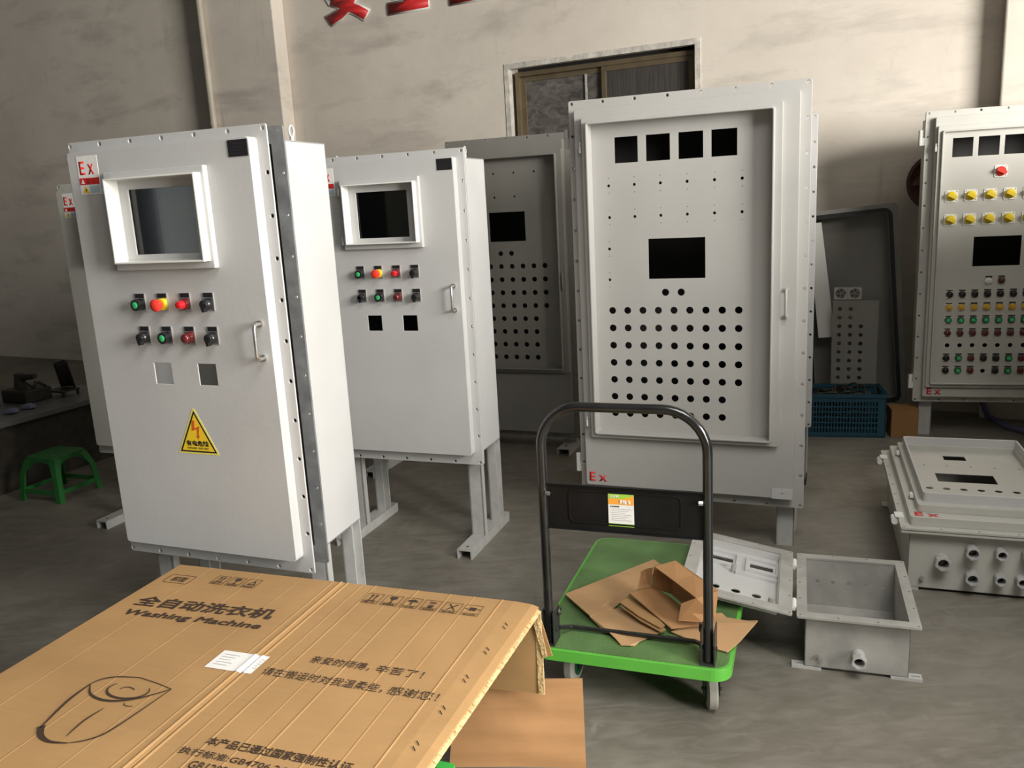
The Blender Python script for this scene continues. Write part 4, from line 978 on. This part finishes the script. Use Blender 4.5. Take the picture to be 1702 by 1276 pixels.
Dp = [(0.138, 0.085, 0.197), (0.200, 0.150, 0.199), (0.255, 0.225, 0.202), (0.282, 0.226, 0.207), (0.300, 0.202, 0.205), (0.338, 0.196, 0.206), (0.365, 0.186, 0.210), (0.398, 0.176, 0.220), (0.393, 0.160, 0.219), (0.352, 0.062, 0.205), (0.320, 0.004, 0.196), (0.24, 0.035, 0.1925)]
scrap('cardboard_offcut', 'torn cardboard offcut jutting over the right edge of the trolley', [Dp], CARD3)

# leaning cardboard panel in front of the trolley
lp = thing('leaning_cardboard', 'orange brown cardboard panel leaning below the printed carton', 'cardboard', (0, 0, 0), 90)
a = [Vector((-0.235, 2.098, 0)), Vector((0.1495, 2.060, 0)), Vector((0.1500, 2.066, 0.267)), Vector((0.035, 2.062, 0.262)), Vector((-0.13, 2.058, 0.245)), Vector((-0.20, 2.075, 0.17))]
m = M(); nx_, nz_ = 14, 14; V = []
def lpt(u, v):
    zt_ = 0.238 if u > 0.3 else 0.238 - (0.3 - u) * 0.12
    x = (-0.235 + 0.03 * v) * (1 - u) + 0.1485 * u; x *= 1 + 0.025 * v; y = 2.100 * (1 - u) + 2.060 * u + 0.065 * v
    y += 0.004 * math.sin(v * 9 + u * 3) * (1 - abs(2 * u - 1)) + (0.006 * math.exp(-((v - 0.72 - 0.06 * u) / 0.03) ** 2)) * -1 + 0.003 * math.sin(v * 23 + 2 * u)
    return Vector((x, y, v * zt_))
vs = [lpt(i / nx_, j / nz_) for j in range(nz_ + 1) for i in range(nx_ + 1)]
N1 = len(vs); fs = []
for j in range(nz_):
    for i in range(nx_): b_ = j * (nx_ + 1) + i; fs += [(b_, b_ + 1, b_ + nx_ + 2, b_ + nx_ + 1), tuple(N1 + q for q in (b_ + nx_ + 1, b_ + nx_ + 2, b_ + 1, b_))]
ed = [i for i in range(nx_ + 1)] + [j * (nx_ + 1) + nx_ for j in range(1, nz_ + 1)] + [nz_ * (nx_ + 1) + i for i in range(nx_ - 1, -1, -1)] + [j * (nx_ + 1) for j in range(nz_ - 1, 0, -1)]
for k in range(len(ed)): a_, b_ = ed[k], ed[(k + 1) % len(ed)]; fs.append((b_, a_, N1 + a_, N1 + b_))
m.add(vs + [p + Vector((0, 0.004, 0)) for p in vs], fs)
obj('cardboard_panel', m, CARD2, lp, smooth=True)

# ============================================================ the flattened washing machine carton
wm = thing('washing_machine_carton', 'big flattened brown washing machine carton with black printing, lower left', 'box', (-1.0624, 2.4597, 0.5), 109.5)
def profile_sheet(x0, x1, y0, y1, ridges, t, fz=None, skew0=0.0, skew1=0.0):
    xs = set([x0, x1])
    for c, w_, h in ridges:
        for q in (-1, -0.55, 0, 0.55, 1): xs.add(c + q * w_)
    k = x0
    while k < x1: xs.add(k); k += 0.05
    xs = sorted(x for x in xs if x0 <= x <= x1)
    def zz(x):
        z = 0
        for c, w_, h in ridges:
            d = abs(x - c) / w_
            if d < 1: z += h * (1 - d)
        return z
    ys = [y0 + (y1 - y0) * j / 12 for j in range(13)]; n = len(xs); V = []; 
    for y in ys:
        for x in xs:
            u = (y - y0) / (y1 - y0); V.append((x + 0.028 * y * max(0, (x - 1.0) / 0.17), y, zz(x) + (fz(x, y) if fz else 0)))
    F = []; N_ = len(V)
    for j in range(len(ys) - 1):
        for i in range(n - 1):
            b_ = j * n + i; F += [(b_, b_ + 1, b_ + n + 1, b_ + n), tuple(N_ + q for q in (b_ + n, b_ + n + 1, b_ + 1, b_))]
    e = list(range(n)) + [j * n + n - 1 for j in range(1, len(ys))] + [(len(ys) - 1) * n + i for i in range(n - 2, -1, -1)] + [j * n for j in range(len(ys) - 2, 0, -1)]
    for k in range(len(e)): a_, b_ = e[k], e[(k + 1) % len(e)]; F.append((b_, a_, N_ + a_, N_ + b_))
    mm = M(); mm.add(V + [(p[0], p[1], p[2] - t) for p in V], F); return mm
RD = [(0.571, 0.006, 0.0028), (0.584, 0.004, -0.0022), (0.592, 0.005, 0.0020), (0.640, 0.004, 0.0008), (0.683, 0.004, 0.0012), (0.815, 0.004, 0.0012), (0.915, 0.003, 0.0010), (1.066, 0.004, 0.0015), (0.985, 0.003, 0.0008), (0.30, 0.003, 0.0007), (0.12, 0.003, 0.0006), (0.44, 0.003, 0.0006), (0.76, 0.003, 0.0007), (0.545, 0.004, 0.001)]
def sag(x, y): return -0.004 * math.exp(-((x - 0.58) / 0.05) ** 2) * 0 + (-0.012 * max(0, (x - 1.12) / 0.055) ** 2 if x > 1.12 else 0)
m = profile_sheet(0.0, 1.168, -1.15, 0.0, RD, 0.004, sag); sheet = obj('upper_layer', m, CARD, wm)
m = profile_sheet(0.01, 1.172, -1.15, -0.006, [], 0.004, lambda x, y: -0.009 + (-0.010 * max(0, (x - 1.12) / 0.055) ** 2 if x > 1.12 else 0)); obj('lower_layer', m, CARD, wm)
m = M()
for k in range(46):   # ragged, crushed right edge
    y = -1.15 + 1.15 * k / 46; dx = 0.0025 * math.sin(k * 1.7) + 0.002 * random.random() + 0.0; q0 = len(m.v); m.add([(1.150, y, -0.0075), (1.170 + dx, y, -0.015), (1.170 - dx, y + 0.025, -0.016), (1.150, y + 0.025, -0.0072), (1.150, y, -0.018), (1.176, y, -0.021), (1.176, y + 0.025, -0.022), (1.150, y + 0.025, -0.018)], [(0, 1, 2, 3), (4, 7, 6, 5), (0, 4, 5, 1), (1, 5, 6, 2), (2, 6, 7, 3), (3, 7, 4, 0)]); m.v[q0:] = [(p[0] + 0.028 * p[1], p[1], p[2]) for p in m.v[q0:]]
obj('crushed_edge', m, CARDE, wm)
m = M()
for k in range(9):   # staples along the edge
    y = -0.13 - 0.125 * k
    for q in (0, 0.018): m.cyl((1.130 + 0.028 * y, y - q, 0.0003), (1.120 + 0.028 * y, y - q + 0.011, 0.0008), 0.0010, n=6)
    o = obj('staple', m, DKST, wm, smooth=True); m = M()
# far flap folded down, with the printed patch on it left plain
m = M(); m.slab([(0.85, -0.008, -0.012), (1.165, -0.008, -0.014), (1.176, -0.004, -0.262), (1.02, -0.006, -0.268), (0.85, -0.008, -0.268)], 0.004); obj('folded_flap', m, CARD, wm)
m = M(); m.slab([(1.165, 0.002, -0.010), (1.200, 0.004, -0.150), (1.150, 0.006, -0.152), (1.13, 0.004, -0.014)], 0.0035); obj('torn_corner_flap', m, CARD, wm)
m = M(); m.slab([(1.168, -0.016, -0.008), (1.190, -0.012, -0.145), (1.178, -0.012, -0.150), (1.150, -0.016, -0.014)], 0.003); obj('torn_corner_flap', m, CARDE, wm)
m = M(); m.box(1.160, 1.176, -0.012, -0.004, -0.262, -0.02); obj('crushed_edge', m, CARDE, wm)
TA = R(-1.7)
def ink(body, x, y, wd, h=None, bold=0.0, rot=TA, mt_=None, ext=0.0003, sh=0.0, fat=0.0):
    return lettering(body, x, y, 0.0016, wd, mt_ or INK, wm, height=h, bold=bold, plane='XY', rotz=0 - rot if rot else 0, name='printed_lettering', ext=ext, shear=sh, fat=fat)
ink('全自动洗衣机', 0.054, -0.262, 0.440, 0.054, 0.004, rot=-R(1.9), fat=0.0016)
ink('Washing Machine', 0.062, -0.322, 0.432, 0.036, 0.0, rot=-R(1.9), sh=0.22, fat=0.0015)
ink('亲爱的师傅，', 0.720, -0.411, 0.158, 0.031, -0.004, rot=0); ink('辛苦了！', 0.894, -0.411, 0.120, 0.031, -0.004, rot=0)
ink('请在搬运时对我温柔些，', 0.634, -0.485, 0.316, 0.032, -0.004, rot=0); ink('感谢您！', 0.964, -0.485, 0.120, 0.032, -0.004, rot=0)
ink('本产品已通过国家强制性认证', 0.680, -0.741, 0.335, 0.026, 0.0, rot=0, fat=0.0006)
ink('执行标准:GB4706.24, GB4706.1', 0.644, -0.779, 0.375, 0.022, 0.004, rot=0)
ink('GB12021.4', 0.694, -0.812, 0.12, 0.022, 0.004, rot=0)
def line_box(x0, x1, y0, y1, w_=0.0012, r=0.0):
    o_, i_ = (rrect(x0, x1, y0, y1, r, 4), rrect(x0 + w_, x1 - w_, y0 + w_, y1 - w_, r - w_, 4)) if r else (rect(x0, x1, y0, y1), rect(x0 + w_, x1 - w_, y0 + w_, y1 - w_))
    return flat_plate(o_, [i_], 0.0016, 0.0019)
obj('printed_frame', line_box(0.030, 0.120, -0.118, -0.066, 0.0014, 0.008), INK, wm)
ink('前面', 0.050, -0.107, 0.050, 0.030, 0.0, rot=0)
def sym(kind, x, y, s):
    """little handling marks, s = box side, x,y its lower left"""
    g = M(); fr_ = line_box(x, x + s, y, y + s * 1.15, 0.0011); g.add(fr_.v, fr_.f)
    b_ = flat_plate(rect(x, x + s, y + s * 0.24, y + s * 0.262), [], 0.0016, 0.0019); g.add(b_.v, b_.f)
    def P(poly): q_ = flat_plate([(x + s * u, y + s * (0.28 + 0.8 * v)) for u, v in poly], [], 0.0016, 0.0019); g.add(q_.v, q_.f)
    if kind == 'up':
        for c in (0.36, 0.62): P([(c - 0.03, 0.1), (c + 0.03, 0.1), (c + 0.03, 0.7), (c + 0.10, 0.7), (c, 0.98), (c - 0.10, 0.7), (c - 0.03, 0.7)])
        P([(0.2, 0.02), (0.8, 0.02), (0.8, 0.07), (0.2, 0.07)])
    elif kind == 'glass': P([(0.3, 0.95), (0.7, 0.95), (0.72, 0.65), (0.54, 0.48), (0.53, 0.12), (0.68, 0.05), (0.32, 0.05), (0.47, 0.12), (0.46, 0.48), (0.28, 0.65)])
    elif kind == 'umb': P([(0.15, 0.55), (0.3, 0.78), (0.5, 0.88), (0.7, 0.78), (0.85, 0.55), (0.54, 0.55), (0.54, 0.12), (0.46, 0.12), (0.46, 0.55)])
    elif kind == 'stack': P([(0.35, 0.05), (0.65, 0.05), (0.65, 0.4), (0.35, 0.4)]); P([(0.3, 0.62), (0.7, 0.62), (0.7, 0.68), (0.3, 0.68)]); P([(0.3, 0.78), (0.7, 0.78), (0.7, 0.84), (0.3, 0.84)])
    elif kind == 'cross': P([(0.25, 0.1), (0.32, 0.1), (0.8, 0.9), (0.72, 0.9)]); P([(0.7, 0.1), (0.78, 0.1), (0.3, 0.9), (0.22, 0.9)])
    elif kind == 'clamp': P([(0.3, 0.35), (0.7, 0.35), (0.7, 0.75), (0.3, 0.75)]); P([(0.05, 0.52), (0.22, 0.52), (0.22, 0.58), (0.05, 0.58)]); P([(0.78, 0.52), (0.95, 0.52), (0.95, 0.58), (0.78, 0.58)])
    elif kind == 'tri':
        q_ = flat_plate([(x + s * 0.2, y + s * 0.4), (x + s * 0.85, y + s * 0.4), (x + s * 0.6, y + s * 0.98)], [[(x + s * 0.32, y + s * 0.48), (x + s * 0.72, y + s * 0.48), (x + s * 0.57, y + s * 0.84)]], 0.0016, 0.0019); g.add(q_.v, q_.f)
    obj('handling_mark', g, INK, wm)
    ink({'up': '向上', 'glass': '易碎物品', 'umb': '怕雨', 'stack': '堆码极限', 'cross': '禁止翻滚', 'clamp': '由此夹起', 'tri': '回收利用'}[kind], x + s * 0.15, y + s * 0.05, s * 0.7, s * 0.15, rot=0)
for k, kd in enumerate(('up', 'glass', 'tri')): sym(kd, 0.182 + 0.0545 * k, -0.096, 0.045)
for k, kd in enumerate(('up', 'glass', 'umb', 'stack', 'cross', 'clamp')): sym(kd, 0.688 + 0.0592 * k, -0.102 - 0.0008 * k, 0.049)
# white delivery sticker over the fold
g_ = flat_plate([(0.480, -0.490), (0.612, -0.486), (0.607, -0.412), (0.481, -0.410)], [], 0.0042, 0.0046)
m = M(); V = []; F = []; xs_ = [0.480, 0.52, 0.558, 0.566, 0.571, 0.577, 0.584, 0.588, 0.592, 0.597, 0.604, 0.612]
def zst(x):
    z = 0
    for c, w_, h in RD:
        d = abs(x - c) / w_
        if d < 1: z += h * (1 - d)
    return z + 0.0012
for y in (-0.489, -0.411):
    for x in xs_: V.append((x, y, zst(x)))
nn = len(xs_)
for i in range(nn - 1): F.append((i, i + 1, nn + i + 1, nn + i))
m.add(V, F); stk = obj('delivery_sticker', m, PAPER, wm, label='white paper sticker pasted over the fold', fix=False)
for row in range(5):
    for cx0, wd in ((0.492, 0.045), (0.604 - 0.0, 0.0)):
        if wd:
            m = flat_plate(rect(cx0, cx0 + wd - 0.006 * (row % 3), -0.428 - 0.011 * row, -0.4262 - 0.011 * row), [], 0.0014, 0.0016); obj('sticker_print', m, GPRT, wm)
    m = flat_plate(rect(0.5985, 0.6095 - 0.002 * (row % 2), -0.430 - 0.009 * row, -0.4286 - 0.009 * row), [], 0.0014, 0.0016); obj('sticker_print', m, GPRT, wm)
# line drawing of a round tub in perspective, printed on the left panel
def stroke(pts, w_, closed=False, nm='printed_drawing'):
    P_ = [Vector((p[0], p[1], 0)) for p in pts]
    if 2 < len(P_) < 12:   # Catmull-Rom through the given points
        Q = [P_[0]] + P_ + [P_[-1]]; P_ = []
        for i in range(1, len(Q) - 2):
            for k in range(8):
                t_ = k / 8; a_, b_, c_, d_ = Q[i - 1], Q[i], Q[i + 1], Q[i + 2]
                P_.append(0.5 * ((2 * b_) + (c_ - a_) * t_ + (2 * a_ - 5 * b_ + 4 * c_ - d_) * t_ * t_ + (3 * b_ - a_ - 3 * c_ + d_) * t_ ** 3))
        P_.append(Q[-1])
    n = len(P_); L_, R_ = [], []
    for i in range(n):
        d = (P_[min(i + 1, n - 1)] - P_[max(i - 1, 0)]).normalized(); nrm = Vector((-d.y, d.x, 0))
        ww = w_(i / (n - 1)) if callable(w_) else w_
        L_.append(P_[i] + nrm * ww / 2); R_.append(P_[i] - nrm * ww / 2)
    m = M(); V = [(p.x, p.y, 0.0019) for p in L_] + [(p.x, p.y, 0.0019) for p in R_]
    m.add(V, [(n + i, n + i + 1, i + 1, i) for i in range(n - 1)]); return obj(nm, m, INK, wm, fix=False)
def arc(cx, cy, rx, ry, a0, a1, n=22, rot=0):
    o = []
    for k in range(n + 1):
        a_ = R(a0 + (a1 - a0) * k / n); x, y = rx * math.cos(a_), ry * math.sin(a_); c_, s_ = math.cos(R(rot)), math.sin(R(rot)); o.append((cx + x * c_ - y * s_, cy + x * s_ + y * c_))
    return o
tp = lambda lo, hi: (lambda u: lo + (hi - lo) * math.sin(math.pi * u))
stroke([(0.262, -0.620), (0.266, -0.690), (0.290, -0.785)], tp(0.003, 0.007))
stroke([(0.288, -0.780), (0.315, -0.806), (0.352, -0.818), (0.394, -0.812)], lambda u: 0.014 * (1 - u) + 0.003)
stroke([(0.394, -0.812), (0.430, -0.790), (0.452, -0.745), (0.470, -0.590)], tp(0.0015, 0.005))
stroke([(0.262, -0.620), (0.274, -0.596), (0.305, -0.578), (0.360, -0.568)], tp(0.002, 0.005))
stroke([(0.360, -0.568), (0.420, -0.578), (0.470, -0.590)], 0.0022)
stroke([(0.262, -0.620), (0.300, -0.655), (0.360, -0.665), (0.420, -0.640), (0.470, -0.590)], tp(0.002, 0.0075))
stroke(arc(0.372, -0.618, 0.054, 0.032, 150, 395), tp(0.002, 0.0065))
stroke(arc(0.368, -0.618, 0.018, 0.010, 20, 190), 0.0025)
stroke([(0.372, -0.690), (0.365, -0.740), (0.372, -0.795)], tp(0.001, 0.005))
stroke(arc(0.418, -0.664, 0.014, 0.007, 160, 330), 0.002)

# what the flattened carton lies on: a second trolley with a plain carton on it
t2 = thing('platform_trolley', 'second green platform trolley, only a corner showing under the printed carton', 'trolley', (-1.0624, 2.4597, 0), 109.5)
obj('deck', flat_plate(rrect(0.30, 1.040, -1.15, -0.312, 0.012, 6), [], 0.178, 0.216), mat('bright_green_deck', (0.07, 0.60, 0.10), 0.35), t2, bevel=0.006)
lt_ = lettering('500', 0, 0, 0, 0.036, INK, t2, height=0.014, bold=0.02, plane='XY', name='load_marking'); lt_.location = (0.990, -0.352, 0.2165)
for x in (0.38, 0.96):
    for y in (-0.42, -1.05):
        m = M(); m.lathe([(0.045, -0.017), (0.062, -0.015), (0.070, -0.008), (0.070, 0.008), (0.062, 0.015), (0.045, 0.017)], 24, 'X', (x, y, 0.070)); w_ = obj('castor', m, TYRE, t2, smooth=True)
        m = M(); m.box(x - 0.025, x - 0.021, y - 0.02, y + 0.02, 0.05, 0.168); m.box(x + 0.021, x + 0.025, y - 0.02, y + 0.02, 0.05, 0.168); m.box(x - 0.035, x + 0.035, y - 0.035, y + 0.035, 0.168, 0.178); m.cyl((x - 0.028, y, 0.07), (x + 0.028, y, 0.07), 0.006, n=8); obj('castor_fork', m, DKST, w_)
ub = thing('carton', 'plain brown carton under the flattened washing machine carton', 'box', (-1.0624, 2.4597, 0.2165), 109.5)
m = M(); m.box(0.33, 0.93, -1.08, -0.40, 0.0, 0.262); obj('carton_body', m, CARD3, ub, bevel=0.003)
for x0, x1 in ((0.33, 0.629), (0.631, 0.93)):
    m = M(); m.box(x0, x1, -1.08, -0.40, 0.262, 0.266); obj('flap', m, CARD3, ub)

# ============================================================ dark left corner: low bench, its clutter, the stool
bn = thing('work_table', 'low grey work table in the dark left corner', 'table', (-2.817, 5.436, 0), 114.8)
# local x to the right, y away; the front edge runs along -y towards the camera
m = M(); m.box(-0.75, 0.064, -1.30, 0.32, 0.40, 0.435); obj('table_top', m, TABLE, bn, bevel=0.003)
m = M(); m.box(0.02, 0.03, -1.22, 0.24, 0.0, 0.40); m.box(-0.70, 0.03, 0.23, 0.24, 0, 0.40); obj('shade_panel', m, DARKT, bn)  # added dark panel standing in for the shade under the table
for x in (-0.70, 0.01):
    for y in (-1.27, 0.25):
        m = M(); m.box(x, x + 0.04, y, y + 0.04, 0, 0.40); obj('leg', m, DKST, bn)
def on_bench(name, label, cat, x, y, z=0.435):
    r_ = thing(name, label, cat); v = Vector((x, y, 0)); v.rotate(Matrix.Rotation(R(90 - 114.8), 3, 'Z')); r_.location = Vector((-2.817, 5.436, z)) + v; r_.rotation_euler = (0, 0, R(90 - 114.8)); return r_
k_ = on_bench('plastic_chair', 'dark curved chair back standing on the low work table', 'chair', -0.24, 0.10)
k_.scale = (0.85, 0.85, 0.80)
m = M()
V = []
for i in range(7):
    for j in range(6):
        a_ = R(-50 + 100 * i / 6); V.append((0.11 * math.sin(a_) + 0.02 * j / 5, 0.10 * math.cos(a_) - 0.09 - 0.05 * j / 5, 0.06 + 0.24 * j / 5 * (1 - 0.12 * abs(i - 3) / 3)))
F = [(i * 6 + j, i * 6 + j + 1, (i + 1) * 6 + j + 1, (i + 1) * 6 + j) for i in range(6) for j in range(5)]
m.add(V, F); sh2 = obj('backrest', m, DARKT, k_, smooth=True, fix=False); sm = sh2.modifiers.new('thick', 'SOLIDIFY'); sm.thickness = 0.008
m = M(); m.box(-0.10, 0.10, -0.16, 0.0, 0.04, 0.055); obj('seat', m, DARKT, k_, bevel=0.004)
for x in (-0.09, 0.075):
    for y in (-0.15, -0.02):
        m = M(); m.box(x, x + 0.015, y, y + 0.015, 0, 0.04); obj('leg', m, DARKT, k_)
def heap(name, label, x, y, s, n, seed):
    random.seed(seed); r_ = on_bench(name, label, 'tool', x, y)
    m = M(); m.box(-s * 0.5, s * 0.5, -s * 0.4, s * 0.4, 0, s * 0.35); obj('casing', m, DARKT, r_, bevel=0.01)
    m = M(); m.cyl((-s * 0.2, 0, s * 0.35), (-s * 0.2, 0, s * 0.75), s * 0.17, s * 0.12, 14); obj('motor', m, DARKT, r_, smooth=True)
    m = M(); m.cyl((-s * 0.2, 0, s * 0.62), (s * 0.45, 0, s * 0.70), s * 0.10, s * 0.07, 12); obj('spindle_arm', m, DARKT, r_, smooth=True)
    for k in range(n):
        m = M(); a_ = random.uniform(0, 6.28); m.tube([(s * 0.3, 0, s * 0.36), (s * (0.3 + 0.15 * math.cos(a_)), s * 0.2 * math.sin(a_), s * 0.5), (s * (0.45 + 0.1 * k / n), s * 0.3 * math.sin(a_), s * 0.37)], 0.006, 8); obj('lead', m, CABLE, r_, smooth=True)
heap('bench_machine', 'dark oily machine on the work table, left of the chair back', -0.36, -0.14, 0.24, 3, 3)
heap('bench_grinder', 'black lump of tooling at the left edge of the photo on the table', -0.44, -0.42, 0.20, 2, 5)
for k, (x, y, lb) in enumerate(((-0.11, -0.43, 'small blue crumpled cloth on the work table, lower of the two'), (-0.12, -0.31, 'small blue crumpled cloth on the work table, upper of the two'))):
    r_ = on_bench('cloth_rag', lb, 'cloth', x, y)
    m = M(); m.lathe([(0.02, 0), (0.042, 0.008), (0.036, 0.024), (0.015, 0.032)], 12, 'Z')
    m.v = [(p[0] * (1 + 0.25 * math.sin(9 * p[1] * 30 + k)), p[1] * (1 + 0.3 * math.sin(p[0] * 200)), p[2]) for p in m.v]
    obj('folded_cloth', m, mat('faded_blue_cloth', (0.16, 0.17, 0.26), 0.9), r_, smooth=True)

stl = thing('plastic_stool', 'low green plastic stool on the floor in front of the dark work table', 'stool', (-2.70, 4.78, 0), 125)
stl.rotation_euler = (0, 0, R(-20))
a_, b_, hh = 0.115, 0.155, 0.255
m = flat_plate(rrect(-a_, a_, -a_, a_, 0.035, 5), [circ(0, 0, 0.012, 10)], hh - 0.014, hh); obj('seat', m, STOOL, stl, bevel=0.005)
for sx in (-1, 1):
    for sy in (-1, 1):
        m = M(); top = [(sx * a_ * 0.98, sy * a_ * 0.98), (sx * a_ * 0.55, sy * a_ * 0.98), (sx * a_ * 0.55, sy * (a_ * 0.98 - 0.010)), (sx * (a_ * 0.98 - 0.010), sy * (a_ * 0.98 - 0.010)), (sx * (a_ * 0.98 - 0.010), sy * a_ * 0.55), (sx * a_ * 0.98, sy * a_ * 0.55)]
        bt = [(sx * b_, sy * b_), (sx * (b_ - 0.035), sy * b_), (sx * (b_ - 0.035), sy * (b_ - 0.010)), (sx * (b_ - 0.010), sy * (b_ - 0.010)), (sx * (b_ - 0.010), sy * (b_ - 0.035)), (sx * b_, sy * (b_ - 0.035))]
        mid = [(t0 * 0.35 + b0 * 0.65, t1 * 0.35 + b1 * 0.65) for (t0, t1), (b0, b1) in zip(top, bt)]
        mid[1] = (sx * (b_ * 0.62 + a_ * 0.34 - 0.030), mid[1][1]); mid[2] = (mid[1][0], mid[2][1]); mid[5] = (mid[5][0], sy * (b_ * 0.62 + a_ * 0.34 - 0.030)); mid[4] = (mid[4][0], mid[5][1])
        V = [(x, y, hh - 0.010) for x, y in top] + [(x * 1.0, y * 1.0, hh * 0.62) for x, y in mid] + [(x, y, 0) for x, y in bt]
        F = [tuple(range(6)), tuple(range(17, 11, -1))] + [(l * 6 + k, l * 6 + (k + 1) % 6, (l + 1) * 6 + (k + 1) % 6, (l + 1) * 6 + k) for l in range(2) for k in range(6)]
        m.add(V, F); obj('leg', m, STOOL, stl)
for q in range(4):
    m = M(); c_ = b_ * 0.88 + a_ * 0.08; T = Matrix.Rotation(R(90 * q), 4, 'Z')
    m.box(-c_ + 0.01, c_ - 0.01, c_ - 0.008, c_, 0.045, 0.070); obj('stretcher', m.xf(T), STOOL, stl)
    m = M(); ring_ = [(-a_, hh - 0.012), (-a_, hh - 0.07)] + [(a_ * 0.75 * math.cos(R(180 - 180 * k / 10)), hh - 0.075 + 0.05 * math.sin(R(180 * k / 10))) for k in range(11)] + [(a_, hh - 0.07), (a_, hh - 0.012)]
    m.prism(ring_, a_ - 0.006, a_ - 0.001); obj('apron', m.xf(T), STOOL, stl)
